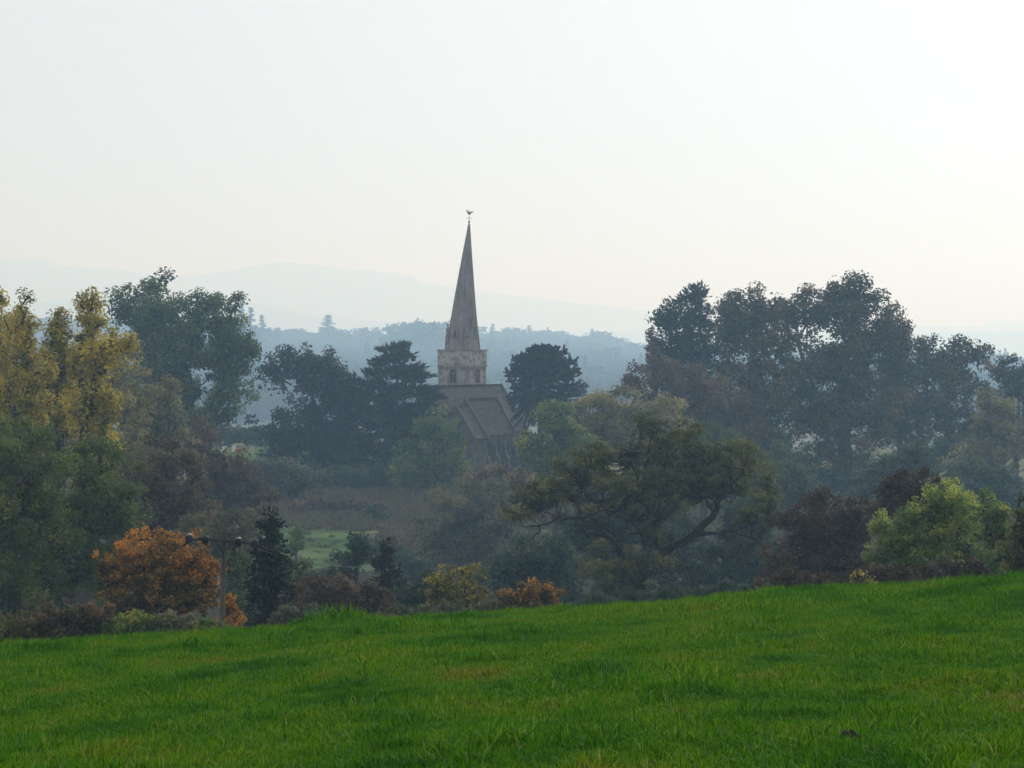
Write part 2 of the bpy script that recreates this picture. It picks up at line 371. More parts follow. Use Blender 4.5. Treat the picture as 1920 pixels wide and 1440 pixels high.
def tree(name, label, cat, d, pal, lobes, base=None, kind='broad', cp=24, lp=4.6, dens=1.0, fill=1.0, group=None, trunk_r=None,
         bark=None, topmix=0, seed=None, depth=None, path=None, bias=.0, inner=.55, baseup=None, rbias=.55):
    rng = np.random.default_rng(seed if seed is not None else abs(hash(label)) % 99991 if False else sum(ord(c) * (i + 1) for i, c in enumerate(label)))
    d = nearer(d); s = d / FPX; LB = []
    for lb in lobes:
        cx, cy, rx, ry = lb[:4]; dd = (lb[4] if len(lb) > 4 else 0)
        rx, ry = rx * 1.10 + 2, ry * 1.08 + 1
        LB.append((px(cx, cy, d + dd) , rx * s, ry * s, (lb[5] * s if len(lb) > 5 else .5 * (rx + ry) * s * (depth or .9))))
    xmin = min(c[0] - rx for c, rx, ry, rd in LB); xmax = max(c[0] + rx for c, rx, ry, rd in LB)
    zmin = min(c[2] - ry for c, rx, ry, rd in LB); zmax = max(c[2] + ry for c, rx, ry, rd in LB)
    bxp = (base if base is not None else 960 + (xmin + xmax) / 2 / d * FPX)
    bx = (bxp - 960) / FPX * d; gz = float(valley_z(bx, d)); gz = min(gz, zmin + .15 * (zmax - zmin))
    rc = cp * s; leaf = lp * s
    C = []; O = []; R = []
    tot = []
    for c, rx, ry, rd in LB:
        r_ = np.array([rx, rd, ry]); k = max(.45, 1.08 - .55 * rc / max(.3, min(rx, ry)))
        area = 4 * math.pi * ((rx * ry) ** 1.6 / 3 + (rx * rd) ** 1.6 / 3 + (ry * rd) ** 1.6 / 3) ** (1 / 1.6)
        n = max(4, int(.72 * fill * area / (math.pi * rc * rc)))
        dr = rdir(n, rng); dr[:, 1] = np.where(rng.random(n) < .3, -np.abs(dr[:, 1]), dr[:, 1])
        rr = k * np.where(rng.random(n) < inner, 1 - .12 * rng.random(n), rng.random(n) ** .7)
        pos = c + dr * r_ * rr[:, None] + rng.normal(size=(n, 3)) * rc * .28
        C.append(pos); O.append(dr); R.append(rc * np.clip(.55 + .75 * rng.random(n), .5, 1.3))
    nh = sum(len(c) for c in C)
    for c, rx, ry, rd in LB:      # loose fine spray between the denser clumps rounds the outline off
        r_ = np.array([rx, rd, ry]); n = max(2, int(.15 * fill * 4 * math.pi * (rx * ry + rx * rd + ry * rd) / 3 / (math.pi * rc * rc)))
        dr = rdir(n, rng); rr = rng.random(n) ** .6 * max(.4, 1 - .9 * rc / max(.3, min(rx, ry)))
        C.append(c + dr * r_ * rr[:, None]); O.append(dr); R.append(rc * (1.5 + .7 * rng.random(n)))
    C = np.concatenate(C); O = np.concatenate(O); R = np.concatenate(R)
    cen = np.array([(xmin + xmax) / 2, d, (zmin + zmax) / 2]); O = unit(O + unit(C - cen) * .6)
    relh = (C[:, 2] - zmin) / (zmax - zmin)
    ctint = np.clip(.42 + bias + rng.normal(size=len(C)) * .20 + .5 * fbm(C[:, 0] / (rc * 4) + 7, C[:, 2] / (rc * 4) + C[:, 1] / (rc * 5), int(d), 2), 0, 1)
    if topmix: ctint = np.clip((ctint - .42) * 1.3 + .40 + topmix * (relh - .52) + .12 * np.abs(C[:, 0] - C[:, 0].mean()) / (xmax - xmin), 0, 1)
    squash, aspect, spiky, tall = .8, 1.25, 0, 1
    if kind == 'cedar': squash, spiky = .30, 2.6; R = R * 1.15
    if kind == 'cone': squash, spiky = .8, 1.9
    if kind == 'poplar': tall = 1.5
    covered = dens * 1.15
    n_each = np.maximum(6, (covered * math.pi * R ** 2 * (squash * tall) ** .5 / (leaf * leaf * (.42 if not spiky else .75)))).astype(int)
    n_each[nh:] = np.maximum(6, n_each[nh:] * .42)
    root = np.array([bx, d, gz])
    e = empty(name, root)
    tag(e, label, cat, group)
    V, F, tint = leaves(C - root, O, n_each, R, leaf, rng, squash=squash, aspect=aspect, spiky=spiky, ctint=ctint, tall=tall, jit=.24 if pal == 'orange' else .15)
    # wood
    H = zmax - gz; r0 = trunk_r or H * .022
    topz = zmin + .62 * (zmax - zmin)
    pth = [np.array(px(*q[:2], d + (q[2] if len(q) > 2 else 0))) - root for q in path] if path else [np.array([(cen[0] - bx) * .35, 0, (zmin - gz) + .25 * (zmax - zmin)]), np.array([(cen[0] - bx) * .7, 0, topz - gz])]
    sel = rng.random(len(C)) < (min(1, 150 / len(C)))
    segs, ntr = skeleton((0, 0, -.3), pth, (C - root)[sel], r0, rng, sag=(-.12 if kind == 'broad' else .05))
    tv, tf = tubes(segs[:ntr], 8); NTRI[0] += len(tf) * 2
    tr = mesh_np('trunk', tv, tf, bark or BARK, smooth=True, parent=e)
    bv, bf = tubes(segs[ntr:], 5); NTRI[0] += len(bf) * 2
    tag(mesh_np('branches', bv, bf, bark or BARK, smooth=True, parent=e), kind='stuff')
    NTRI[0] += len(F) * 2
    mesh_np('crown', V, F, LM[pal], attrs={'tint': ('FACE', tint)}, parent=e)
    return e

# ------------------------------------------------------------------ church
STONE = noisemat('rubble_stone', [(.10, .088, .085), (.27, .24, .225), (.44, .40, .375), (.20, .165, .155)], 1.5, pos=[.28, .45, .6, .75], bump=.5, detail=9)
SPIRESTONE = noisemat('spire_stone', [(.14, .125, .115), (.235, .212, .195), (.32, .288, .265)], .7, pos=[.3, .5, .7], bump=.3, detail=8, stretch=(1, 1, .5))
DRESSED = noisemat('dressed_stone', [(.17, .155, .145), (.30, .27, .25)], 2, pos=[.3, .7], detail=6)
WALLSTONE = noisemat('shaded_wall_stone', [(.060, .055, .052), (.12, .105, .095), (.18, .16, .145)], 1.5, pos=[.28, .5, .75], bump=.5, detail=9)  # rubble stone darkened: the shade of the trees is put into its colour
DARKDRESSED = noisemat('dark_dressed_stone', [(.075, .072, .07), (.145, .135, .13)], 2, pos=[.3, .7], detail=6)  # darker version of the dressed stone, for nave, chapel and porch trim
TILES = noisemat('roof_tiles', [(.028, .025, .027), (.050, .041, .042), (.082, .063, .062)], .9, pos=[.3, .5, .72], bump=.5, detail=9, stretch=(1, 1, 2.5))
DARKGLASS = noisemat('leaded_glass', [(.012, .013, .015), (.03, .03, .034)], 5, rough=.4)
IRON = noisemat('dark_iron', [(.02, .02, .02), (.05, .045, .04)], 4, rough=.6)
GZ = -17.6
ch = empty('church', ((866.5 - 960) / FPX * 505, 505, GZ), -math.radians(29.3))
tag(ch, 'grey stone parish church with a tall slightly leaning spire and red brown tiled roofs', 'church')
def cz(y, d=505): return (HZ - y) / FPX * d - GZ
H2 = 2.33
# tower shaft
mb = MB().box(-H2, H2, -H2, H2, -.5, cz(686)); mb.build('tower', STONE, ch)
mb = MB().box(-H2 - .16, H2 + .16, -H2 - .16, H2 + .16, cz(688), cz(684)); mb.build('string_course', DRESSED, ch)
pb = H2 + .10; z0, z1 = cz(684), cz(658.5)
mb = MB()
for sx, sy in ((-1, 0), (1, 0), (0, -1), (0, 1)):
    if sx: mb.box(*sorted((sx * pb, sx * (pb - .35))), -pb, pb, z0, z1)
    else: mb.box(-pb + .35, pb - .35, *sorted((sy * pb, sy * (pb - .35))), z0, z1)
par_ = mb.build('parapet', STONE, ch)
mb = MB(); cw = pb + .07
for k in range(4):
    if k < 2:
        s = (-1, 1)[k]; mb.box(*sorted((s * cw, s * (pb - .42))), -cw, cw, z1, z1 + .22)
    else:
        s = (-1, 1)[k - 2]; mb.box(-pb + .42, pb - .42, *sorted((s * cw, s * (pb - .42))), z1, z1 + .22)
mb.build('coping', DRESSED, par_)
mb = MB()   # corbel table under the parapet
for k in range(9):
    a = -H2 + .25 + k * (2 * H2 - .5) / 8
    mb.box(a - .11, a + .11, -pb - .05, -H2 - .02, z0 - .62, z0 - .3); mb.box(H2 + .02, pb + .05, a - .11, a + .11, z0 - .62, z0 - .3)
    mb.box(a - .11, a + .11, H2 + .02, pb + .05, z0 - .62, z0 - .3); mb.box(-pb - .05, -H2 - .02, a - .11, a + .11, z0 - .62, z0 - .3)
tag(mb.build('corbels', DRESSED, par_), kind='stuff')
mb = MB().box(-H2, H2, -H2, H2, cz(686), z0 + .9); mb.build('tower_roof', noisemat('lead', [(.05, .052, .055), (.08, .08, .085)], 1), ch)
# quoins on the four corners, alternating long and short
mb = MB(); z = 0.; k = 0
while z < cz(690):
    for sx in (-1, 1):
        for sy in (-1, 1):
            lx, ly = (.62, .34) if k % 2 else (.34, .62)
            x0, x1 = sorted((sx * (H2 + .03), sx * (H2 - lx))); y0, y1 = sorted((sy * (H2 + .03), sy * (H2 - ly)))
            mb.box(x0, x1, y0, y1, z + .02, z + .40)
    z += .42; k += 1
tag(mb.build('quoins', DRESSED, ch), kind='stuff')

def arch(cx, w, zb, zs, n=6):
    "pointed arch outline in the (u,z) plane, anticlockwise"
    r = w; pts = [(cx - w / 2, zb), (cx + w / 2, zb), (cx + w / 2, zs)]
    for i in range(1, n): a = math.radians(60 * i / n); pts.append((cx - w / 2 + r * math.cos(a), zs + r * math.sin(a)))
    pts.append((cx, zs + r * math.sin(math.radians(60))))
    for i in range(n - 1, 0, -1): a = math.radians(60 * i / n); pts.append((cx + w / 2 - r * math.cos(a), zs + r * math.sin(a)))
    pts.append((cx - w / 2, zs)); return pts
def window(parent, axis, off, sgn, cx, w, zb, zs, lights=2, name='window'):
    DRESSED = globals()['DRESSED'] if name == 'belfry_window' else DARKDRESSED
    "a pointed window on a wall plane: stone surround standing proud, glass set back, mullions"
    def P(u, z, o_): return (u, off + sgn * o_, z) if axis == 'y' else (off + sgn * o_, u, z)
    inn = arch(cx, w, zb, zs); outr = arch(cx, w + .30, zb - .15, zs)
    mb = MB(); n = len(inn)
    for i in range(n):
        j = (i + 1) % n; a, b, c, d_ = inn[i], inn[j], outr[j], outr[i]
        mb.poly([P(*a, .14), P(*b, .14), P(*c, .14), P(*d_, .14)]); mb.poly([P(*d_, .14), P(*c, .14), P(*c, -.02), P(*d_, -.02)])
        mb.poly([P(*a, .14), P(*b, .14), P(*b, .01), P(*a, .01)])
    fr = mb.build(name, DRESSED, parent)
    MB().poly([P(*q, .015) for q in inn]).build('pane', DARKGLASS, fr)
    mb = MB()
    def bx(u0, u1, za, zb_):
        o0, o1 = sorted((off + sgn * .02, off + sgn * .10))
        if axis == 'y': mb.box(u0, u1, o0, o1, za, zb_)
        else: mb.box(o0, o1, u0, u1, za, zb_)
    if lights > 1:
        for k in range(1, lights): u = cx - w / 2 + w * k / lights; bx(u - .05, u + .05, zb, zs + w * .45)
        bx(cx - w / 2, cx + w / 2, zs - .03, zs + .08); 
        mb.build('mullion', DRESSED, fr)
    return fr
wz = cz(717); window(ch, 'y', -H2, -1, 0, .95, wz, cz(700), 2, 'belfry_window'); window(ch, 'x', H2, 1, 0, .95, wz, cz(700), 2, 'belfry_window')
window(ch, 'y', H2, 1, 0, .95, wz, cz(700), 2, 'belfry_window'); window(ch, 'x', -H2, -1, 0, .95, wz, cz(700), 2, 'belfry_window')

# spire: octagon with broaches, leaning a little to the right
lx, ly = .872 , .489
zb, zm, za = cz(659), cz(599), cz(420)
def octa(r, z, lean):
    return [(r / math.cos(math.pi / 8) * math.cos(math.pi / 8 + k * math.pi / 4) + lx * lean, r / math.cos(math.pi / 8) * math.sin(math.pi / 8 + k * math.pi / 4) + ly * lean, z) for k in range(8)]
mb = MB(); rings = [octa(2.30, zb - .8, .05), octa(1.60, zm, .22)]
K = 16
for k in range(1, K + 1):
    f = k / K; rings.append(octa(1.60 * (1 - f) + .05 * f, zm + (za - zm) * f, .22 + .72 * f ** 1.15))
vs = sum(rings, []); fs = []
for i in range(len(rings) - 1):
    for k in range(8): fs.append((i * 8 + k, i * 8 + (k + 1) % 8, i * 8 + 8 + (k + 1) % 8, i * 8 + 8 + k))
fs.append(tuple(range(len(vs) - 8, len(vs)))); mb.add(vs, fs)
sp = mb.build('spire', SPIRESTONE, ch)
mb = MB()   # raised ribs up the eight corners
for k in range(8):
    for i in range(len(rings) - 1): mb.bar(rings[i][k], rings[i + 1][k], .13)
tag(mb.build('ribs', SPIRESTONE, sp), kind='stuff')
for zc_, r_, l_ in ((zm + .1, 1.63, .23), (cz(540), 1.10, .42), (cz(480), .60, .66)):
    mb = MB(); a = octa(r_ + .05, zc_, l_); b = octa(r_, zc_ + .22, l_)
    for k in range(8): mb.poly([a[k], a[(k + 1) % 8], b[(k + 1) % 8], b[k]])
    mb.build('string_band', SPIRESTONE, sp)
# lucarnes on the cardinal faces and crocketed pinnacles where the broaches end
for k, (dx, dy) in enumerate(((1, 0), (0, 1), (-1, 0), (0, -1))):
    zl = cz(634); r_ = 2.02; tx, ty = -dy, dx
    LE = [.12]
    def Q(o_, u, z_): return (dx * o_ + tx * u + lx * LE[0], dy * o_ + ty * u + ly * LE[0], z_)
    mb = MB().extrude([Q(r_ + .12, -.32, zl), Q(r_ + .12, .32, zl), Q(r_ + .12, .32, zl + .95), Q(r_ + .12, 0, zl + 1.7), Q(r_ + .12, -.32, zl + .95)], (-dx * .9, -dy * .9, 0))
    lu = mb.build('lucarne', DRESSED, sp)
    MB().poly([Q(r_ + .135, -.15, zl + .15), Q(r_ + .135, .15, zl + .15), Q(r_ + .135, .15, zl + .8), Q(r_ + .135, 0, zl + 1.15), Q(r_ + .135, -.15, zl + .8)]).build('opening', DARKGLASS, lu)
    zl = cz(543); rr = 1.10; LE[0] = .41
    MB().extrude([Q(rr + .07, -.13, zl), Q(rr + .07, .13, zl), Q(rr + .07, .13, zl + .3), Q(rr + .07, 0, zl + .6), Q(rr + .07, -.13, zl + .3)], (-dx * .3, -dy * .3, 0)).build('lucarne', SPIRESTONE, sp)
for sx in (-1, 1):
    for sy in (-1, 1):
        cx_, cy_ = sx * 1.42, sy * 1.42
        MB().lathe((cx_, cy_, cz(655)), (0, 0, 1), [(0, .42), (.9, .38), (1.6, .30), (1.75, .38), (1.95, .26), (2.6, .20), (2.7, .28), (2.85, .14), (3.2, .08), (3.3, .16), (3.45, .13), (3.6, .03)], 8).build('pinnacle', DRESSED, sp)
# weather vane
ax_, ay_ = lx * .94, ly * .94; vz = za - .15
wv = MB().lathe((ax_, ay_, vz), (0, 0, 1), [(0, .05), (.25, .05), (.35, .14), (.5, .14), (.6, .04), (2.05, .03)], 8).build('weather_vane', IRON, ch)
u = np.array([lx, ly, 0]); vv = np.array([-ly, lx, 0]); c0 = np.array([ax_, ay_, vz])
mb = MB()
for dr_ in (u, -u, vv, -vv): mb.bar(c0 + (0, 0, .95), c0 + (0, 0, .95) + dr_ * .42, .035); mb.bar(c0 + (0, 0, .86) + dr_ * .42, c0 + (0, 0, 1.06) + dr_ * .42, .10)
mb.build('compass_arms', IRON, wv)
prof = [(-.42, .18), (-.34, .30), (-.22, .22), (-.10, .20), (.08, .14), (.22, .26), (.34, .48), (.50, .46), (.58, .28), (.50, .02), (.40, .22), (.26, .02), (.04, -.10), (-.10, -.02), (-.16, .06), (-.36, .12)]
prof = [(-.38, .46), (-.30, .62), (-.22, .52), (-.12, .34), (0, .26), (.14, .26), (.26, .36), (.42, .40), (.58, .28), (.62, .08), (.46, .30), (.32, .16), (.16, -.02), (-.02, -.08), (-.16, .02), (-.26, .26)]
mb = MB().extrude([c0 + (0, 0, 1.48) + u * a + np.array([0, 0, b]) - vv * .02 for a, b in prof], vv * .04); mb.build('cockerel', IRON, wv)

# roofs: ridge along local y, gables with raised copings
def gabled(name, xr, hw, y0, y1, zr, ze, hood=.18, windows=(), buttress=()):
    th = .22
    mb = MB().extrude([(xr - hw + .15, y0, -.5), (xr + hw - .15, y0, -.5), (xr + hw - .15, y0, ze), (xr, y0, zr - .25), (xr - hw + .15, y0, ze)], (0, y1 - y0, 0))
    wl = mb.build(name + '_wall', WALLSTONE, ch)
    sl_ = (zr - ze) / hw
    for s in (-1, 1):
        mb = MB().extrude([(xr, y0 + .32, zr), (xr + s * (hw + .25), y0 + .32, ze - .25 * sl_), (xr + s * (hw + .25), y0 + .32, ze - .25 * sl_ - th), (xr, y0 + .32, zr - th)], (0, y1 - y0 - .64, 0))
        r_ = mb.build(name + '_roof', TILES, ch)
        for yy in (y0, y1 - .30):
            mb = MB().extrude([(xr, yy, zr + .28), (xr + s * (hw + .28), yy, ze - .25 * sl_ + .28), (xr + s * (hw + .28), yy, ze - .25 * sl_ - .2), (xr, yy, zr - .3)], (0, .30, 0))
            mb.build('coping', DARKDRESSED, ch)
    mb = MB()
    k = y0 + .35
    while k < y1 - .35: mb.box(xr - .12, xr + .12, k, k + .42, zr - .05, zr + .14); k += .45
    tag(mb.build('ridge_tiles', TILES, ch), kind='stuff')
    for yy in (y0 + .15, y1 - .15):
        MB().bar((xr, yy, zr + .25), (xr, yy, zr + .95), .11).bar((xr - .22, yy, zr + .68), (xr + .22, yy, zr + .68), .11).build('gable_cross', DARKDRESSED, ch)
    return wl
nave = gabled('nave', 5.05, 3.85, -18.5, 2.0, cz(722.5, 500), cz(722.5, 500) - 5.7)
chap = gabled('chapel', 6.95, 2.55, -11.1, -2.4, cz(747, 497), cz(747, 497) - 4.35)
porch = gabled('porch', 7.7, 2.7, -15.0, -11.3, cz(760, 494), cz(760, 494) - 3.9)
xw = 6.95 + 2.55 - .15
for cy_ in (-9.2, -6.7, -4.2):
    window(chap, 'x', xw, 1, cy_, .62, 1.3, 3.7, 1)
for cy_ in (-10.6, -7.95, -5.45, -2.7):
    MB().extrude([(xw, cy_ - .28, -.5), (xw + 1.05, cy_ - .28, -.5), (xw + 1.05, cy_ - .28, 2.0), (xw + .55, cy_ - .28, 2.9), (xw + .55, cy_ - .28, 3.7), (xw, cy_ - .28, 4.6)], (0, .56, 0)).build('buttress', DARKDRESSED, chap)
window(nave, 'x', 5.05 + 3.85 - .15, 1, -.4, .8, 1.3, 3.7, 2)
window(nave, 'y', 2.0, 1, 5.05, 2.0, 1.5, 4.8, 3)
window(nave, 'y', -18.5, -1, 5.05, 2.0, 1.5, 4.8, 3)
MB().extrude([(8.75, 1.2, -.5), (9.9, 1.2, -.5), (9.9, 1.2, 2.4), (9.3, 1.2, 3.4), (9.3, 1.2, 4.1), (8.75, 1.2, 5.0)], (0, .6, 0)).build('buttress', DARKDRESSED, nave)
# porch door
mb = MB(); inn = arch(7.7, 1.3, 0, 2.0)
MB().poly([(a, -15.02, b) for a, b in inn]).build('door', noisemat('oak_door', [(.03, .02, .012), (.06, .04, .025)], 3), porch)

# ------------------------------------------------------------------ churchyard
GREY = noisemat('headstone_grey', [(.28, .28, .27), (.42, .41, .39)], 4); PALE = noisemat('headstone_pale', [(.55, .56, .56), (.75, .75, .73)], 4)
PINK = noisemat('headstone_pink', [(.25, .17, .17), (.35, .26, .25)], 4)
def stone(x, ytop, ybot, wpx, mat, label, rnd):
    d = 520; bx = (x - 960) / FPX * d; gz = float(valley_z(bx, d)); h = max(.7, (ybot - ytop) / FPX * d); w_ = wpx / FPX * d
    e = empty('headstone', (bx, d, gz), .1)
    tag(e, label, 'gravestone')
    pr = [(-w_ / 2, 0, .1), (w_ / 2, 0, .1), (w_ / 2, 0, h * (.65 if rnd else .97))]
    if rnd:
        for k in range(1, 8): a = math.pi * k / 8; pr.append((w_ / 2 * math.cos(a), 0, h * .65 + h * .35 * math.sin(a)))
        pr.append((-w_ / 2, 0, h * .65))
    else: pr += [(w_ * .2, 0, h), (-w_ * .2, 0, h * 1.02), (-w_ / 2, 0, h * .97)]
    MB().extrude(pr, (0, .12, 0)).build('slab', mat, e); MB().box(-w_ / 2 - .1, w_ / 2 + .1, -.1, .22, -.1, .12).build('plinth', mat, e)
stone(420, 830, 841, 9, PALE, 'pale square topped headstone, leftmost in the churchyard row', False)
stone(438.5, 831, 843, 8, PALE, 'whitest headstone, just left of the red flowers', False)
stone(455, 829, 840, 7, PINK, 'small pinkish headstone just behind the red flowers', True)
stone(472.5, 834, 847, 9, GREY, 'grey round topped headstone at the right end of the churchyard row', True)
stone(424, 843, 849, 7, GREY, 'low grey headstone half hidden in front of the leftmost pale one', False)
rngf = np.random.default_rng(5)
d = 516; bx = (449 - 960) / FPX * d; gz = float(valley_z(bx, d))
e = empty('flower_bunch', (bx, d, gz)); tag(e, 'bunch of red and orange flowers laid among the headstones', 'flowers')
Cc = np.stack([rngf.normal(size=30) * .38, rngf.normal(size=30) * .15, .22 + .4 * rngf.random(30)], -1)
V, F, tt = leaves(Cc, unit(Cc), np.full(30, 16), np.full(30, .16), .09, rngf, ctint=rngf.random(30))
mesh_np('blossom', V, F, leafmat('flower_red', [(.45, .03, .02), (.6, .08, .03), (.75, .25, .12)]), attrs={'tint': ('FACE', tt)}, parent=e)
Cc2 = Cc * np.array([1, 1, .45])
V, F, tt = leaves(Cc2, unit(Cc2), np.full(30, 10), np.full(30, .14), .08, rngf, ctint=rngf.random(30))
mesh_np('leaf_mass', V, F, LM['green'], attrs={'tint': ('FACE', tt)}, parent=e)

# ------------------------------------------------------------------ power pole
WOODP = noisemat('weathered_pole', [(.035, .030, .025), (.075, .065, .055), (.13, .115, .10)], 4, pos=[.3, .5, .7], stretch=(1, 1, .12), bump=.4)
PORC = noisemat('dark_porcelain', [(.010, .008, .008), (.025, .018, .016)], 3, rough=.55, spec=.15)
PGLZ = noisemat('pale_cap', [(.10, .11, .12), (.17, .17, .19)], 3, rough=.3)
D = 130; QS = D / 160; gx = (410 - 960) / FPX * D; gz = float(valley_z(gx, D)) - .2
pe = empty('power_pole', (gx, D, gz)); tag(pe, 'weathered wooden power pole with two crossarms and dark round insulators', 'power pole')
def pp(x, y, dd=0): return px(x, y, D) + np.array([0, dd, 0]) - np.array([gx, D, gz])
top = pp(420.5, 996); bot = np.array([0, 0, 0.])
segs = [np.concatenate([bot + (top - bot) * k / 8, bot + (top - bot) * (k + 1) / 8, [QS * (.125 - .004 * k), QS * (.125 - .004 * (k + 1))]]) for k in range(8)]
V, F = tubes(segs, 12); po = mesh_np('pole', V, F, WOODP, smooth=True, parent=pe)
MB().bar(pp(372, 1009, -.24), pp(470, 1018, -.24), .10, .11).build('crossarm', noisemat('arm_timber', [(.02, .018, .015), (.05, .045, .04)], 4), pe)
MB().bar(pp(400, 1000, .22), pp(445, 1001, .22), .075, .09).build('upper_crossarm', WOODP, pe)
MB().bar(pp(403, 1013, -.2), pp(417, 1033, -.14), .045).build('brace', IRON, pe)
MB().bar(pp(411, 984, .22), pp(411, 1000, .22), .02).build('pin', IRON, pe); MB().bar(pp(443, 990, .22), pp(443, 1001, .22), .03).build('pin', IRON, pe)
MB().lathe(pp(443, 994, .22), (0, 0, 1), [(0, .03), (.02, .07), (.08, .075), (.12, .04), (.16, .03)], 8).build('small_insulator', PGLZ, pe)
for (x, y, capc) in ((355.5, 1010, 1), (386.5, 1012, 0), (447.5, 1016.5, 1), (479, 1019, 0)):
    c = pp(x, y, -.24)
    sr = np.array([1, .0, -.09])
    ins = MB().lathe(c - sr * .17 * QS, sr, [(a_ * QS, b_ * QS) for a_, b_ in [(0, .05), (.02, .15), (.06, .19), (.08, .14), (.10, .15), (.12, .205), (.17, .215), (.19, .15), (.21, .15), (.23, .20), (.28, .17), (.30, .12), (.33, .05)]], 12).build('insulator', PORC, pe)
    MB().bar(c + (-.06, 0, -.12), c + (-.22, 0, -.26) if capc else c + (.2, 0, -.26), .05).build('jumper', PORC, ins)
    if capc: MB().lathe(c + (0, 0, .155 * QS), (0, 0, 1), [(0, .12), (.03, .11), (.06, .06), (.07, .02)], 10).build('cap', PGLZ, ins)
MB().bar(pp(362, 1011, -.24), pp(380, 1011, -.24), .06).build('link', IRON, pe); MB().bar(pp(470, 1018, -.24), pp(474, 1018.5, -.24), .05).build('link', IRON, pe)
MB().box(-.12, .12, -.19, -.12, 2.6, 2.9).build('number_plate', PGLZ, pe)
# wires running off down the valley to the right
WIRE = noisemat('old_copper_wire', [(.05, .06, .055), (.09, .10, .09)], 3, rough=.5)
wb = empty('overhead_wire', px(479, 1019, D)); tag(wb, 'pair of thin overhead wires sagging away from the pole', 'wire')
for k, (x0, y0, x1, y1, d1, sg) in enumerate(((479, 1019, 900, 905, 480, 4.5), (447, 1017, 880, 902, 480, 4.5))):
    A = px(x0, y0, D) + (0, -.24, 0); B = px(x1, y1, d1); P = []
    for i in range(41):
        f = i / 40; q = A + (B - A) * f; q[2] -= 4 * sg * f * (1 - f); P.append(q - px(479, 1019, D))
    V, F = tubes([np.concatenate([P[i], P[i + 1], [.0045, .0045]]) for i in range(40)], 4)
    mesh_np('strand', V, F, WIRE, parent=wb)

# ------------------------------------------------------------------ trees and shrubs (kind, distance, lobes of the crown)
BT = 'broadleaf tree'
# left: poplars
tree('poplar_tree', 'thin yellow poplar cut by the left edge of the photo', 'tree', 302, 'poplar', [(-18, 620, 40, 92), (-5, 745, 60, 80)], -10, 'poplar', cp=16, dens=.8, fill=.9)
tree('poplar_tree', 'yellow poplar second from the left edge, with an orange tinged top', 'tree', 298, 'poplar', [(42, 612, 32, 68), (48, 715, 55, 85), (20, 800, 40, 40)], 48, 'poplar', cp=15, dens=.8, fill=.9, bias=.06)
tree('poplar_tree', 'yellow green poplar with a narrow top, third from the left edge', 'tree', 306, 'poplar', [(112, 618, 24, 58), (105, 710, 46, 80), (110, 800, 50, 50)], 110, 'poplar', cp=15, dens=.75, fill=.85, bias=-.08)
tree('poplar_tree', 'rightmost yellow poplar, reaching a golden branch to the right', 'tree', 295, 'poplar', [(166, 592, 22, 50), (185, 660, 48, 62), (170, 750, 42, 75), (238, 652, 22, 16), (192, 820, 30, 35), (205, 755, 22, 22)], 150, 'poplar', cp=15, dens=.8, fill=.9, bias=.12)
tree('lime_tree', 'dull green tree filling in behind the yellow poplars', 'tree', 335, 'olive', [(90, 770, 110, 95), (220, 760, 70, 85), (-20, 760, 80, 90)], 90, cp=24)
# big ash
tree('ash_tree', 'large dark green tree with a domed crown behind the yellow poplars', 'tree', 430, 'ash',
     [(285, 577, 78, 60), (408, 588, 50, 52), (350, 655, 108, 62), (425, 655, 54, 58), (290, 700, 70, 80), (432, 735, 44, 46), (385, 782, 38, 20), (330, 760, 48, 60)], 362, cp=21, dens=.9, fill=1.1, inner=.7, trunk_r=.62)
tree('hawthorn_tree', 'rusty green pointed tree below the large dark domed tree', 'tree', 345, 'olive', [(275, 760, 52, 70), (310, 820, 50, 60), (240, 830, 50, 50)], 280, cp=18, bias=-.1)
tree('willow_tree', 'broad green tree at the left edge with a lit green top', 'tree', 232, 'green', [(40, 868, 95, 80), (-10, 960, 90, 90), (60, 990, 90, 80), (10, 1100, 90, 70)], 20, cp=24, fill=1.05, trunk_r=.5)
tree('willow_tree', 'dark green tree with a leaning forked trunk left of the orange tree', 'tree', 238, 'green', [(175, 905, 92, 78), (205, 985, 70, 70), (120, 1020, 85, 75), (190, 1070, 55, 45)], 55, cp=22, bias=-.14, trunk_r=.5, path=[(85, 1080), (112, 990), (150, 930)])
tree('field_maple', 'brownish tree in the middle of the left woodland edge', 'tree', 300, 'brown', [(300, 898, 85, 72), (300, 970, 110, 60), (250, 1000, 60, 50)], 300, cp=18, dens=.9)
tree('field_maple', 'brown leafed tree sloping down to the right towards the churchyard', 'tree', 322, 'rust', [(375, 855, 42, 64), (420, 905, 62, 60), (470, 950, 52, 50), (395, 970, 80, 55)], 400, cp=17, dens=.9, bias=-.15)
tree('field_maple', 'greyish green tree behind the power pole crossarm', 'tree', 290, 'grey', [(440, 1000, 70, 50), (380, 1020, 60, 60), (470, 1060, 45, 60)], 420, cp=17, bias=-.1)
tree('maple_tree', 'bright orange autumn maple beside the power pole', 'tree', 182, 'orange', [(290, 1038, 66, 46), (240, 1070, 46, 46), (345, 1050, 58, 48), (310, 1070, 80, 50), (385, 1095, 34, 55), (290, 1110, 90, 52), (300, 1155, 95, 40), (205, 1055, 22, 25)], 295, cp=13, topmix=.8, bias=-.05, trunk_r=.26)
tree('maple_sapling', 'small orange sapling just right of the power pole', 'tree', 178, 'orange', [(424, 1130, 12, 28), (436, 1160, 18, 30), (420, 1180, 20, 25)], 425, cp=9, bias=.18)
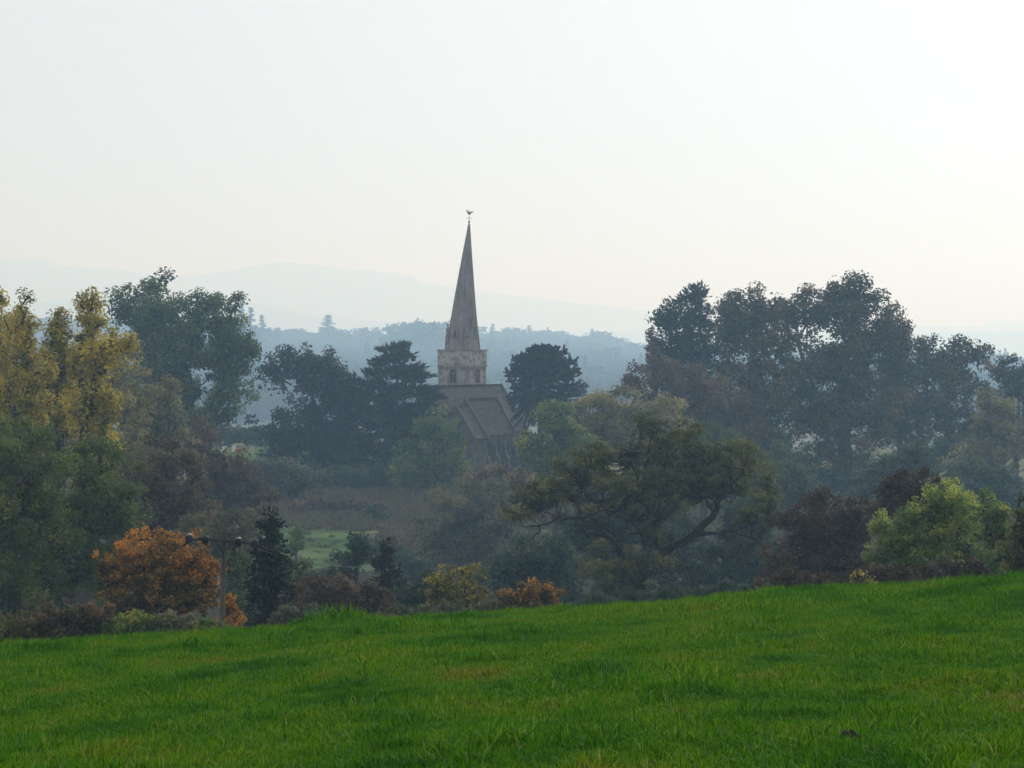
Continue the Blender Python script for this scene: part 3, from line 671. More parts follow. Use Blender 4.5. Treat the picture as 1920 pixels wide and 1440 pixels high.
for (x, y, rx, ry, pal, b, lab) in ((28, 1180, 55, 32, 'olive', -.2, 'dull olive bush in the bottom left corner of the wood'), (110, 1165, 58, 36, 'brown', .0, 'brownish round bush behind the crest on the left'),
        (172, 1158, 42, 28, 'rust', .1, 'small reddish bush left of the orange tree'), (212, 1180, 36, 24, 'bright', -.1, 'yellow green bush below the orange tree, leftmost of three'),
        (268, 1170, 34, 30, 'green', .1, 'mid green bush below the orange tree, between two paler ones'), (330, 1172, 50, 28, 'grey', .12, 'pale grey green bush below the orange tree'),
        (385, 1184, 40, 22, 'green', -.05, 'low dark green bush at the foot of the power pole')):
    tree('bush', lab, 'bush', 148, pal, [(x, y, rx, ry), (x + rx * .3, y + 12, rx * .7, ry * .8)], x, cp=11, bias=b, fill=1.1)
# bits along the crest in the middle
tree('cypress_tree', 'narrow dark evergreen column right of the power pole', 'tree', 192, 'dark', [(509, 985, 17, 32), (508, 1035, 32, 42), (507, 1090, 40, 50), (503, 1150, 40, 50), (495, 1190, 36, 30)], 505, 'cone', cp=12, fill=1.3, bias=.1)
tree('willow_shrub', 'pale green upright shrub between the power pole and the dark evergreen', 'shrub', 215, 'blue', [(444, 1070, 26, 48), (448, 1130, 30, 50)], 445, cp=12, bias=.35)
tree('willow_shrub', 'pale green leaning shrub right of the dark evergreen', 'shrub', 222, 'blue', [(565, 1085, 26, 50), (545, 1130, 25, 40)], 560, cp=11, bias=.3, dens=.6)
tree('bramble_bush', 'wide dull red brown thicket above the crest left of centre', 'bush', 200, 'rust', [(630, 1115, 78, 40), (590, 1145, 85, 40), (690, 1140, 55, 40), (640, 1165, 110, 28)], 630, cp=13, bias=-.08)
tree('bramble_bush', 'dull green thicket at the right of the dark evergreen foot', 'bush', 188, 'grey', [(560, 1160, 50, 28), (520, 1175, 30, 20)], 550, cp=11, bias=-.15)
tree('pine_sapling', 'small dark evergreen standing before the meadow', 'tree', 236, 'dark', [(722, 1032, 12, 20), (722, 1058, 22, 22), (730, 1088, 32, 24), (745, 1118, 36, 24)], 727, 'cone', cp=10, fill=1.0, bias=.12)
tree('thorn_bush', 'greyish thorn bush at the right edge of the meadow', 'bush', 305, 'blue', [(675, 1028, 32, 30), (655, 1055, 30, 22)], 670, cp=12, bias=-.1)
tree('thorn_bush', 'small dark thorn bush low in the meadow', 'bush', 285, 'blue', [(612, 1078, 34, 20), (580, 1090, 26, 16)], 606, cp=10, bias=.0, dens=.7)
tree('thorn_bush', 'thin green bush on the left side of the meadow', 'bush', 330, 'green', [(560, 1008, 14, 26), (552, 1040, 18, 22)], 556, cp=9, bias=-.1, dens=.6)
tree('hedge_maple', 'bush with clear yellow leaves left of the orange crest bush', 'bush', 202, 'gold', [(828, 1092, 30, 30), (880, 1080, 24, 26), (850, 1125, 48, 30), (890, 1125, 30, 30)], 850, cp=11, bias=.14, dens=.65)
tree('thorn_bush', 'dark bluish bush right of the small evergreen', 'bush', 232, 'blue', [(775, 1130, 46, 32), (800, 1105, 30, 32)], 780, cp=12, bias=-.15)
tree('oak_bush', 'small orange oak bush touching the grass crest in the centre', 'bush', 182, 'orange', [(1000, 1108, 40, 20), (955, 1128, 34, 18), (1030, 1122, 26, 22)], 990, cp=9, bias=-.12, topmix=.5)
tree('yew_tree', 'dark blue green evergreen left of the spreading oak', 'tree', 292, 'blue', [(1010, 1050, 78, 42), (960, 1085, 70, 45), (1060, 1090, 70, 45)], 1000, cp=17, bias=-.12)
tree('sallow_thicket', 'grey green thicket left of the spreading oak', 'tree', 342, 'grey', [(890, 950, 90, 55), (850, 1010, 85, 60), (930, 1020, 85, 60), (870, 1070, 90, 45)], 890, cp=16, dens=.85, bias=-.05)
tree('sallow_thicket', 'brownish grey thicket below the church walls', 'tree', 362, 'brown', [(950, 925, 62, 34), (1010, 945, 60, 45), (890, 905, 45, 20), (925, 892, 40, 22), (965, 895, 30, 22)], 960, cp=14, dens=.85, bias=.12)
tree('thorn_bush', 'low brown scrub at the far right of the meadow', 'bush', 372, 'brown', [(735, 1010, 50, 22), (780, 1030, 40, 22)], 750, cp=11, dens=.6, bias=.1)
# churchyard and cedars
tree('holm_oak', 'dark rounded evergreen with gaps of light, left of the cedar', 'tree', 488, 'dark', [(552, 690, 55, 45), (600, 700, 40, 50), (515, 706, 26, 30), (590, 770, 58, 58), (520, 800, 46, 30), (565, 835, 62, 38), (630, 735, 40, 40), (610, 830, 50, 40), (520, 838, 42, 26)], 612, cp=18, dens=.8, inner=.7, fill=.95, bias=.15, trunk_r=.5)
tree('cedar_tree', 'dark cedar with ragged layered branches left of the church tower', 'tree', 484, 'dark', [(738, 668, 38, 26), (745, 700, 58, 34), (738, 745, 84, 44), (740, 800, 100, 52), (735, 860, 108, 48), (665, 715, 26, 14), (800, 740, 26, 22)], 738, 'cedar', cp=15, fill=1.35, dens=1.0, bias=.1, trunk_r=.6)
tree('holly_tree', 'small dark green tree between the two big evergreens', 'tree', 492, 'dark', [(655, 760, 32, 50), (650, 830, 45, 50), (690, 900, 60, 30)], 655, cp=16, bias=.2)
tree('sycamore_tree', 'mid green tree growing against the church wall', 'tree', 452, 'green', [(818, 808, 46, 42), (835, 865, 48, 46), (780, 870, 50, 48)], 820, cp=16, bias=-.12)
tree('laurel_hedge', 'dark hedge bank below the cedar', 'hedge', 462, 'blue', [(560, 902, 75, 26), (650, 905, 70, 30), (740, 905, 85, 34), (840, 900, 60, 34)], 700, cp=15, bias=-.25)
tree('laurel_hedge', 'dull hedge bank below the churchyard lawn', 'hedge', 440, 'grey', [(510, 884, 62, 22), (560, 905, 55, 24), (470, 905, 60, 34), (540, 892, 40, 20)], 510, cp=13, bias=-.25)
tree('boundary_hedge', 'grey green hedge behind the headstones', 'hedge', 545, 'blue', [(400, 818, 40, 20), (440, 816, 40, 17), (480, 820, 35, 20), (360, 820, 40, 25)], 440, cp=9, bias=.05)
tree('scrub_hedge', 'brown scrubby hedge crossing behind the meadow', 'hedge', 425, 'brown', [(590, 950, 40, 14), (650, 950, 50, 16), (700, 953, 40, 12), (545, 965, 30, 20)], 630, cp=9, bias=-.1)
tree('thorn_bush', 'small dark bush on the rough slope below the cedar', 'bush', 412, 'blue', [(692, 958, 14, 9), (715, 968, 18, 8)], 700, cp=6, bias=-.1)
# right of the church
tree('lime_tree', 'broad olive and brown topped tree right of the church', 'tree', 402, 'olive', [(1165, 775, 80, 48), (1110, 790, 50, 42), (1235, 800, 60, 50), (1180, 830, 80, 50)], 1180, cp=18, bias=.08)
tree('lime_tree', 'green tree in two tiers hiding the right end of the church', 'tree', 385, 'green', [(1042, 795, 38, 40), (1060, 830, 56, 38), (1015, 860, 38, 42), (992, 835, 20, 36), (1080, 870, 70, 50)], 1040, cp=16, bias=-.06)
tree('beech_tree', 'rust brown domed tree between the church and the tall oaks', 'tree', 432, 'rust', [(1255, 722, 70, 48), (1330, 755, 75, 50), (1385, 790, 52, 48), (1190, 712, 28, 24), (1290, 800, 90, 50)], 1290, cp=18, bias=-.03)
tree('cypress_tree', 'dark pointed evergreen at the left of the tall oaks', 'tree', 474, 'dark', [(1304, 562, 20, 32), (1288, 600, 44, 46), (1290, 650, 62, 56), (1300, 710, 68, 60), (1238, 600, 10, 18)], 1295, 'cone', cp=15, fill=1.35, dens=1.1, bias=.18)
tree('oak_sapling', 'thin brownish tree poking out left of the dark pointed evergreen', 'tree', 466, 'rust', [(1222, 660, 12, 22), (1222, 624, 8, 5), (1216, 690, 16, 14), (1235, 690, 16, 30)], 1228, cp=8, dens=.6, bias=.2)
tree('oak_tree', 'tall oak with a flat brown tinged top, just right of the pointed evergreen', 'tree', 456, 'oakfar', [(1408, 585, 52, 38), (1455, 600, 42, 44), (1362, 592, 34, 38), (1378, 610, 40, 40), (1425, 650, 62, 55), (1400, 725, 58, 60), (1450, 790, 50, 60), (1420, 850, 50, 50)], 1430, cp=19, dens=.85, inner=.7, bias=.05, trunk_r=.6)
tree('oak_tree', 'tallest oak with the widest ragged crown', 'tree', 450, 'oakfar', [(1495, 590, 36, 40), (1668, 625, 40, 50), (1535, 562, 46, 38), (1595, 560, 50, 40), (1625, 598, 66, 58), (1660, 640, 40, 50), (1555, 660, 92, 62), (1500, 735, 70, 58), (1610, 735, 82, 62), (1545, 790, 60, 45), (1640, 790, 50, 40), (1585, 870, 55, 55)], 1590, cp=20, dens=.85, inner=.7, bias=.06, trunk_r=.85)
tree('oak_tree', 'rounded oak right of the tallest one', 'tree', 472, 'oakfar', [(1735, 672, 46, 42), (1808, 662, 52, 42), (1770, 730, 86, 52), (1730, 780, 50, 45), (1810, 800, 60, 50)], 1782, cp=18, dens=.8, inner=.7, bias=-.02, trunk_r=.5)
tree('oak_tree', 'dark oak cut by the right edge below the sky', 'tree', 478, 'oakfar', [(1898, 712, 36, 46), (1940, 735, 46, 60), (1900, 790, 60, 60)], 1905, cp=17, dens=.8, inner=.7)
tree('alder_tree', 'greenish round topped tree in front of the right hand oaks', 'tree', 422, 'olive', [(1860, 775, 46, 38), (1880, 835, 62, 60), (1830, 880, 60, 50)], 1865, cp=17, bias=-.16)
tree('alder_tree', 'smoky green tree with a pale top right of the spreading oak', 'tree', 352, 'blue', [(1470, 872, 36, 42), (1495, 915, 40, 50), (1440, 940, 50, 50)], 1480, cp=15, bias=.28)
tree('spruce_tree', 'blue green feathery conifer in front of the tall oaks', 'tree', 356, 'blue', [(1710, 850, 42, 30), (1690, 885, 75, 34), (1640, 915, 70, 34), (1740, 925, 80, 40)], 1700, 'cedar', cp=14, fill=1.2, bias=.18)
tree('alder_tree', 'dark blue green tree at the right behind the yellow green ones', 'tree', 362, 'blue', [(1830, 900, 62, 45), (1890, 930, 60, 55), (1800, 960, 60, 50)], 1850, cp=17, bias=-.05)
tree('alder_tree', 'dim bluish tree seen under the right limb of the spreading oak', 'tree', 305, 'blue', [(1390, 1035, 75, 50), (1330, 1080, 80, 55), (1440, 1080, 60, 50), (1400, 970, 60, 40)], 1390, cp=17, bias=-.05)
tree('alder_tree', 'dim bluish tree behind the trunk of the spreading oak', 'tree', 310, 'blue', [(1100, 1010, 70, 55), (1180, 960, 90, 60), (1250, 1010, 80, 70), (1160, 1080, 90, 60)], 1180, cp=18, bias=-.1)
tree('hazel_tree', 'dim green tree filling the gap above the spreading oak', 'tree', 345, 'green', [(1330, 860, 90, 55), (1240, 880, 80, 50), (1400, 900, 70, 50)], 1320, cp=17, bias=-.2)
tree('beech_tree', 'purplish brown round tree right of the spreading oak', 'tree', 222, 'rust', [(1535, 975, 75, 52), (1600, 980, 50, 50), (1500, 1040, 75, 55), (1580, 1060, 80, 55)], 1545, cp=18, bias=-.16)
tree('beech_tree', 'darkest brown treetop behind the yellow green tree', 'tree', 214, 'rust', [(1712, 908, 60, 32), (1670, 940, 50, 36), (1740, 950, 60, 40)], 1700, cp=15, bias=-.30)
tree('ash_tree', 'yellow green bushy tree right of centre on the near hedge line', 'tree', 172, 'bright', [(1768, 955, 62, 55), (1710, 1005, 60, 50), (1800, 1020, 60, 55), (1668, 1030, 42, 48), (1740, 1065, 100, 42), (1648, 975, 16, 24)], 1750, cp=13, bias=-.08, topmix=.5)
tree('ash_tree', 'yellow green smaller tree between the bushy one and the right edge', 'tree', 178, 'bright', [(1850, 965, 42, 42), (1880, 1000, 34, 45), (1850, 1045, 60, 45)], 1855, cp=12, bias=-.12, topmix=.45)
tree('hawthorn_tree', 'near dark green and brown tree cut by the right edge', 'tree', 132, 'oak', [(1935, 965, 34, 50), (1925, 1025, 38, 50), (1945, 1070, 60, 40)], 1935, cp=13, bias=-.02)
tree('elder_sapling', 'small pale sapling on the crest below the brown tree', 'bush', 150, 'olive', [(1608, 1082, 12, 16), (1628, 1092, 16, 12)], 1618, cp=7, bias=.25, dens=.7)
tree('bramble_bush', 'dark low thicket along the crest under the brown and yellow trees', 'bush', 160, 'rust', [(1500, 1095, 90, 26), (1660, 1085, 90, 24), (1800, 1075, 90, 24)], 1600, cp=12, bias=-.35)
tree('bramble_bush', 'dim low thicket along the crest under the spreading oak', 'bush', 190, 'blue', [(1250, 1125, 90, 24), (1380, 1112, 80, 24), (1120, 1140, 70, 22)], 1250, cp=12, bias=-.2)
tree('bramble_bush', 'low dull thicket along the crest below the yellow leafed bush', 'bush', 190, 'grey', [(760, 1155, 60, 20), (850, 1152, 70, 20), (920, 1145, 50, 18)], 840, cp=10, bias=-.2)

tree('elm_tree', 'dim green tree closing the gap below the yellow poplars', 'tree', 318, 'olive', [(60, 850, 90, 60), (170, 860, 80, 60), (-30, 850, 60, 70), (240, 860, 60, 50)], 100, cp=20, bias=-.15)
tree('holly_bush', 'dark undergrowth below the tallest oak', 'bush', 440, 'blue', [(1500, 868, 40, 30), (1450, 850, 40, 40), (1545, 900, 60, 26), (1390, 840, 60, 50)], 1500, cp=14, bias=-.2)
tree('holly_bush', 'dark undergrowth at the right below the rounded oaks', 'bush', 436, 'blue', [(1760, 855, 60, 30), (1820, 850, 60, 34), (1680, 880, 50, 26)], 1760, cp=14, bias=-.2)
tree('ivy_clad_ash', 'dark ivy clad tree between the tallest oak and the rounded oak', 'tree', 462, 'oakfar', [(1680, 700, 36, 60), (1660, 780, 40, 50), (1700, 820, 40, 40)], 1690, cp=16, bias=-.2)
tree('holly_bush', 'dark undergrowth behind the leaning forked trunk at the left', 'bush', 300, 'green', [(140, 1110, 70, 50), (60, 1130, 60, 50)], 130, cp=15, bias=-.25)
tree('thorn_bush', 'dim thicket right of the meadow below the brown slope', 'bush', 330, 'blue', [(790, 1075, 40, 28), (760, 1050, 30, 24)], 780, cp=12, bias=-.1)

# the spreading oak in the middle distance, with limbs drawn from the photograph
def big_oak():
    rng = np.random.default_rng(77); d = 190.; s = d / FPX
    lobes = [(985, 948, 46, 26), (1040, 915, 60, 38), (1105, 865, 52, 36), (1095, 915, 75, 42), (1160, 880, 60, 48), (1200, 845, 52, 36), (1225, 800, 34, 30), (1290, 815, 42, 26), (1275, 860, 75, 42), (1345, 850, 62, 36), (1392, 850, 42, 34),
             (1410, 900, 56, 44), (1340, 905, 60, 40), (1225, 905, 80, 38), (1150, 950, 55, 24), (1240, 950, 45, 26), (1430, 945, 40, 34), (1390, 965, 48, 24), (1120, 1030, 30, 22), (1160, 1065, 48, 45), (1180, 1110, 60, 40), (1220, 1000, 30, 30), (1285, 935, 40, 26), (1455, 975, 26, 18), (1440, 925, 34, 34), (1200, 1050, 60, 30), (1130, 1080, 50, 40), (1075, 885, 60, 30), (1130, 850, 48, 30), (1255, 838, 66, 40), (1330, 878, 68, 46), (1180, 912, 88, 38), (1015, 925, 58, 26), (1285, 900, 78, 38), (970, 955, 34, 16)]
    gx = (1165 - 960) * s; gz = float(valley_z(gx, d)); root = np.array([gx, d, gz])
    e = empty('spreading_oak', root); tag(e, 'old spreading oak with crooked bare lower limbs in the middle of the view', 'tree', None)
    cp = 15; rc = cp * s; leaf = 4.4 * s; C = []; O = []; R = []
    for cx, cy_, rx, ry in lobes:
        c = px(cx, cy_, d); c[1] += rng.normal() * 1.6; r_ = np.array([rx, .95 * (rx + ry) / 2, ry]) * s
        n = int(.50 * rx * ry * math.pi * 4 / (math.pi * cp * cp)) + 4
        dr = rdir(n, rng); rr = .9 * rng.random(n) ** .4
        C.append(c + dr * r_ * rr[:, None]); O.append(dr); R.append(rc * (.5 + .8 * rng.random(n)))
    C = np.concatenate(C); O = unit(np.concatenate(O)); R = np.concatenate(R)
    ct = np.clip(.42 + rng.normal(size=len(C)) * .16 + .45 * fbm(C[:, 0] / 2.2, C[:, 2] / 2.2, 4, 2), 0, 1)
    ne = np.maximum(6, .98 * math.pi * R ** 2 * .8 / (leaf * leaf * .42)).astype(int)
    V, F, tint = leaves(C - root, O, ne, R, leaf, rng, squash=.65, ctint=ct)
    mesh_np('crown', V, F, LM['oak'], attrs={'tint': ('FACE', tint)}, parent=e); NTRI[0] += len(F) * 2
    limbs = [[(1165, 1290, .58, 0), (1172, 1180, .50, 0), (1200, 1085, .44, 0), (1235, 1040, .38, 0), (1290, 1010, .33, -.5), (1335, 968, .27, -.8), (1352, 930, .20, -1), (1372, 900, .13, -1), (1400, 880, .08, -1)],
             [(1300, 1003, .22, -.5), (1340, 998, .16, -1), (1372, 994, .13, -1.2), (1405, 1004, .10, -1.4), (1440, 1026, .05, -1.5), (1480, 1034, .03, -1.5)],
             [(1352, 996, .09, -1), (1375, 985, .07, -1.2), (1410, 982, .05, -1.2), (1440, 965, .03, -1)],
             [(1240, 1052, .16, -.6), (1275, 1055, .12, -.9), (1292, 1075, .10, -1), (1305, 1098, .08, -1), (1316, 1122, .05, -1)],
             [(1275, 1055, .07, -.9), (1290, 1036, .05, -1), (1320, 1050, .04, -1), (1345, 1075, .03, -1)],
             [(1190, 1090, .36, 0), (1160, 1030, .28, -.3), (1135, 1002, .22, -.5), (1118, 980, .18, -.6), (1108, 965, .15, -.6), (1080, 970, .10, -.6), (1045, 972, .08, -.4), (1012, 985, .07, -.2), (1000, 1008, .05, 0)],
             [(1108, 965, .11, -.6), (1130, 955, .08, -.8), (1150, 960, .08, -.8), (1180, 975, .09, -.5), (1200, 1000, .11, -.2), (1215, 1040, .14, 0)],
             [(1118, 980, .10, -.6), (1135, 985, .07, -.8), (1142, 965, .06, -.8), (1125, 940, .05, -.8), (1090, 900, .03, -.8)],
             [(1045, 972, .06, -.4), (1010, 955, .05, -.3), (970, 950, .03, 0)],
             [(1100, 1005, .09, -.4), (1088, 985, .05, -.4), (1092, 975, .03, -.4)], [(1145, 1010, .1, -.4), (1110, 1000, .08, -.4), (1080, 992, .04, -.4)],
             [(1235, 1040, .22, .5), (1225, 980, .18, 1), (1205, 920, .14, 1), (1185, 870, .09, 1), (1180, 850, .05, 1)],
             [(1225, 980, .12, 1), (1250, 920, .10, 1.3), (1262, 860, .07, 1.2), (1285, 820, .04, 1)], [(1205, 920, .09, 1), (1215, 860, .07, .4), (1228, 800, .04, .2)],
             [(1335, 968, .13, -.8), (1320, 930, .10, -.3), (1300, 890, .07, 0), (1330, 850, .04, 0)]]
    first = True
    for lb in limbs:
        P = [px(x, y, d) + (0, dd, 0) - root for x, y, r, dd in lb]; r = [q[2] * .62 for q in lb]; Q = [P[0]]; rq = [r[0]]
        for i in range(len(P) - 1):
            for k in (1, 2, 3):
                f = k / 3; q = P[i] + (P[i + 1] - P[i]) * f
                if k < 3: q = q + rng.normal(size=3) * .06
                Q.append(q); rq.append(r[i] + (r[i + 1] - r[i]) * f)
        V, F = tubes([np.concatenate([Q[i], Q[i + 1], [rq[i], rq[i + 1]]]) for i in range(len(Q) - 1)], 8 if first else 6)
        mesh_np('trunk' if first else 'limb', V, F, DARKBARK, smooth=True, parent=e); first = False; NTRI[0] += len(F) * 2
    # twigs from the limbs into the leaf masses
    L_ = np.array([px(x, y, d) + (0, dd, 0) - root for lb in limbs for x, y, r, dd in lb[1:]])
    segs = []
    for c in (C - root)[rng.random(len(C)) < .5]:
        j = np.argmin(np.linalg.norm(L_ - c, axis=1) + np.maximum(0, L_[:, 2] - c[2])); p0 = L_[j]; m_ = (p0 + c) / 2 + rng.normal(size=3) * .25 + (0, 0, -.15)
        segs += [np.concatenate([p0, m_, [.045, .03]]), np.concatenate([m_, c, [.03, .015]])]; 
    V, F = tubes(segs, 4); tag(mesh_np('twigs', V, F, DARKBARK, smooth=True, parent=e), kind='stuff')
big_oak()

# monkey puzzle: rope like drooping branches with stiff leaves
def monkey():
    rng = np.random.default_rng(5); d = 490; s = d / FPX
    gx = (1012 - 960) * s; gz = float(valley_z(gx, d)); root = np.array([gx, d, gz])
    e = empty('monkey_puzzle', root); tag(e, 'dark domed monkey puzzle tree with drooping rope like branches right of the spire', 'tree')
    axis = lambda y: px(1018 - (y - 640) * .03, y, d)
    trees_seg = []; LV = []; ropes = []
    def rope(p, dr, Ln, droop, r):
        P = [p.copy()]; v = dr.copy(); n = 9
        for k in range(n):
            f = k / (n - 1); v = unit(v + np.array([0, 0, -droop * (1 - f * 2.0)]) * .22 + rng.normal(size=3) * .05); P.append(P[-1] + v * Ln / n)
        ropes.append((P, r))
    cen = px(1019, 706, d)
    for k in range(170):
        f = (k + .5) / 170; el = math.radians(86 - 128 * f ** 1.25); a = k * 2.39996
        tip = cen + np.array([math.cos(a) * math.cos(el) * 76 * s, math.sin(a) * math.cos(el) * 66 * s, math.sin(el) * (58 if el > 0 else 105) * s]) * (.86 + .18 * rng.random())
        base = axis(706 - 30 * math.sin(el) + 4); v = tip - base; Ln = np.linalg.norm(v)
        n0 = len(ropes); rope(base, unit(v + np.array([0, 0, .25 * Ln])), Ln, .42, .17)
        P = ropes[n0][0]
        for q in range(6):
            j = rng.integers(4, 9); dv = unit(P[j] - P[j - 1] + rng.normal(size=3) * .5); rope(P[j], dv, Ln * (.40 - .025 * j), .3, .14)
    # lower right sweep and lower left hanging boughs
    for (x, y, tx, ty) in ((1040, 745, 1108, 722), (1045, 750, 1100, 742), (1000, 760, 975, 800), (990, 760, 962, 778), (1020, 750, 1000, 800), (1030, 745, 1030, 795), (1012, 740, 985, 772), (1020, 750, 1015, 800), (1035, 745, 1050, 790), (1005, 745, 990, 795), (1022, 735, 1042, 775), (1050, 760, 1078, 770), (1045, 740, 1095, 715), (1000, 740, 952, 750)):
        for k in range(6):
            a = px(x, y, d) + rng.normal(size=3) * .3; b = px(tx, ty, d) + rng.normal(size=3) * .4 + (0, rng.normal() * 1.2, 0); v = b - a; rope(a, unit(v), np.linalg.norm(v), .15, .18)
    sg = []; Vs = []; 
    for P, r in ropes:
        P = np.array(P)
        for i in range(len(P) - 1): sg.append(np.concatenate([P[i] - root, P[i + 1] - root, [r * .35, r * .3]]))
        m_ = 12 * (len(P) - 1); t = rng.random(m_) * (len(P) - 1.001); i = t.astype(int); q = P[i] + (P[i + 1] - P[i]) * (t - i)[:, None]
        tv = unit(P[i + 1] - P[i]); rd = unit(np.cross(tv, rdir(m_, rng))); ax = unit(rd + tv * .6); sd = np.cross(ax, tv); sd = unit(sd)
        l = (r * (1.0 + .6 * rng.random(m_)))[:, None]; w_ = .11
        Vs.append(np.stack([q - root, q + ax * l * .5 + sd * w_ - root, q + ax * l - root, q + ax * l * .5 - sd * w_ - root], 1).reshape(-1, 3))
    V = np.concatenate(Vs); F = np.arange(len(V)).reshape(-1, 4)
    mesh_np('crown', V, F, LM['dark'], attrs={'tint': ('FACE', rng.random(len(F)) * .7 + .15)}, parent=e)
    tv, tf = tubes(sg, 4); mesh_np('branches', tv, tf, DARKBARK, smooth=True, parent=e); NTRI[0] += len(tf) * 2 + len(F) * 2
    P = [np.zeros(3), axis(800) - root, axis(720) - root, axis(655) - root]; V, F = tubes([np.concatenate([P[i], P[i + 1], [.42 - .1 * i, .32 - .1 * i]]) for i in range(3)], 8)
    mesh_np('trunk', V, F, DARKBARK, smooth=True, parent=e)
monkey()

# ------------------------------------------------------------------ far wood across the valley
def proto(name, kind, seed):
    rng = np.random.default_rng(seed)
    if kind == 'round':
        n = 34; dr = rdir(n, rng); C = dr * np.array([4.4, 4.4, 5.0]) * (.5 + .45 * rng.random(n))[:, None] + (0, 0, 5.2); O = unit(dr); R = 1.5 + 1.0 * rng.random(n); ne = np.full(n, 30); sp_ = 0; lf = .85
    elif kind == 'cone':
        n = 70; h = rng.random(n) ** .75; a = rng.random(n) * 6.283; rr = (1 - h) * 3.2 * rng.random(n) ** .5
        C = np.stack([np.cos(a) * rr, np.sin(a) * rr, 2 + h * 14.5], -1); O = unit(np.stack([np.cos(a), np.sin(a), .2 + 0 * a], -1)); R = .22 + 1.15 * (1 - h); ne = (12 + 20 * R).astype(int); sp_ = 1.6; lf = .5
    else:   # open topped pine
        n = 22; a = rng.random(n) * 6.283; h = rng.random(n); rr = 4.2 * rng.random(n) ** .5
        C = np.stack([np.cos(a) * rr, np.sin(a) * rr, 9.5 + 3.6 * h], -1); O = unit(np.stack([np.cos(a), np.sin(a), 1 + 0 * a], -1)); R = 1.0 + .7 * rng.random(n); ne = np.full(n, 26); sp_ = 0; lf = .85
    V, F, t_ = leaves(C, O, ne, R, lf, rng, squash=.6 if kind != 'cone' else .5, spiky=sp_, ctint=rng.random(n) * .8)
    tv, tf = tubes([[0, 0, -1.5, 0, 0, 7, .25, .12]] + [np.concatenate([[0, 0, 5.5], c, [.12, .05]]) for c in C[::3]], 5)
    k = len(V); V = np.concatenate([V, tv]); nF = len(F); F = np.concatenate([F, tf + k]); t_ = np.concatenate([t_, np.zeros(len(tf))])
    return mesh_np(name, V, F, [LM['wood'], DARKBARK], attrs={'tint': ('FACE', t_)}, link=False, findex=[0] * nF + [1] * len(tf))
PR = [proto('wood_tree_%s' % c, k, s) for c, k, s in (('a', 'round', 1), ('b', 'round', 2), ('c', 'round', 3), ('d', 'cone', 4), ('e', 'pine', 5))]
rng = np.random.default_rng(11)
n = 22000; dd = 1650 + (4080 - 1650) * rng.random(n) ** .85; pp_ = -300 + 2600 * rng.random(n); X = (pp_ - 960) / FPX * dd
keep = fbm(X / 90, dd / 150, 31, 3) > -.16; X, dd = X[keep], dd[keep]; n = len(X)
P = np.stack([X, dd, valley_z(X, dd) - .3], -1)
scatter_wood = scatter('distant_wood', P, rng.random(n) * 6.28, .95 + .6 * rng.random(n), rng.choice(5, n, p=[.34, .33, .31, .01, .01]), PR)
tag(scatter_wood, 'hazy wood covering the far side of the valley', kind='stuff')
# trees that stand out on the skyline of that wood
def far_tree(name, label, x, ytop, d, k, wide, group=None):
    d = d * 1.4; pr = PR[k]; X = (x - 960) / FPX * d; gz = float(valley_z(X, d)); zt = (HZ - ytop) / FPX * d; H = zt - gz
    hh = 16.6 if k == 3 else (13.6 if k == 4 else 12.2)
    e = empty(name, (X, d, gz), (x * 1.7) % 6.28); tag(e, label, 'tree', group)
    s = H / hh; wsc = wide / FPX * d / (5.2 if k == 3 else 8.0)
    me = pr.data
    if me.name not in _split: _split[me.name] = splitmesh(me)
    for nm, mm in zip(('crown', 'trunk'), _split[me.name]):
        o = bpy.data.objects.new(nm, mm); COL.objects.link(o); o.parent = e; o.scale = (wsc, wsc, s)
_split = {}
def splitmesh(me):
    nv = len(me.vertices); V = np.zeros(nv * 3, np.float32); me.vertices.foreach_get('co', V); V = V.reshape(-1, 3)
    F = np.zeros(len(me.loops), np.int32); me.loops.foreach_get('vertex_index', F); F = F.reshape(-1, 4)
    mi_ = np.zeros(len(me.polygons), np.int32); me.polygons.foreach_get('material_index', mi_)
    tt = np.zeros(len(me.polygons), np.float32); me.attributes['tint'].data.foreach_get('value', tt)
    r = []
    for k, mt in ((0, LM['wood']), (1, DARKBARK)):
        f = F[mi_ == k]; u_, inv = np.unique(f, return_inverse=True)
        r.append(mesh_np('far_part', V[u_], inv.reshape(-1, 4), mt, attrs={'tint': ('FACE', tt[mi_ == k])}, link=False).data)
    return r
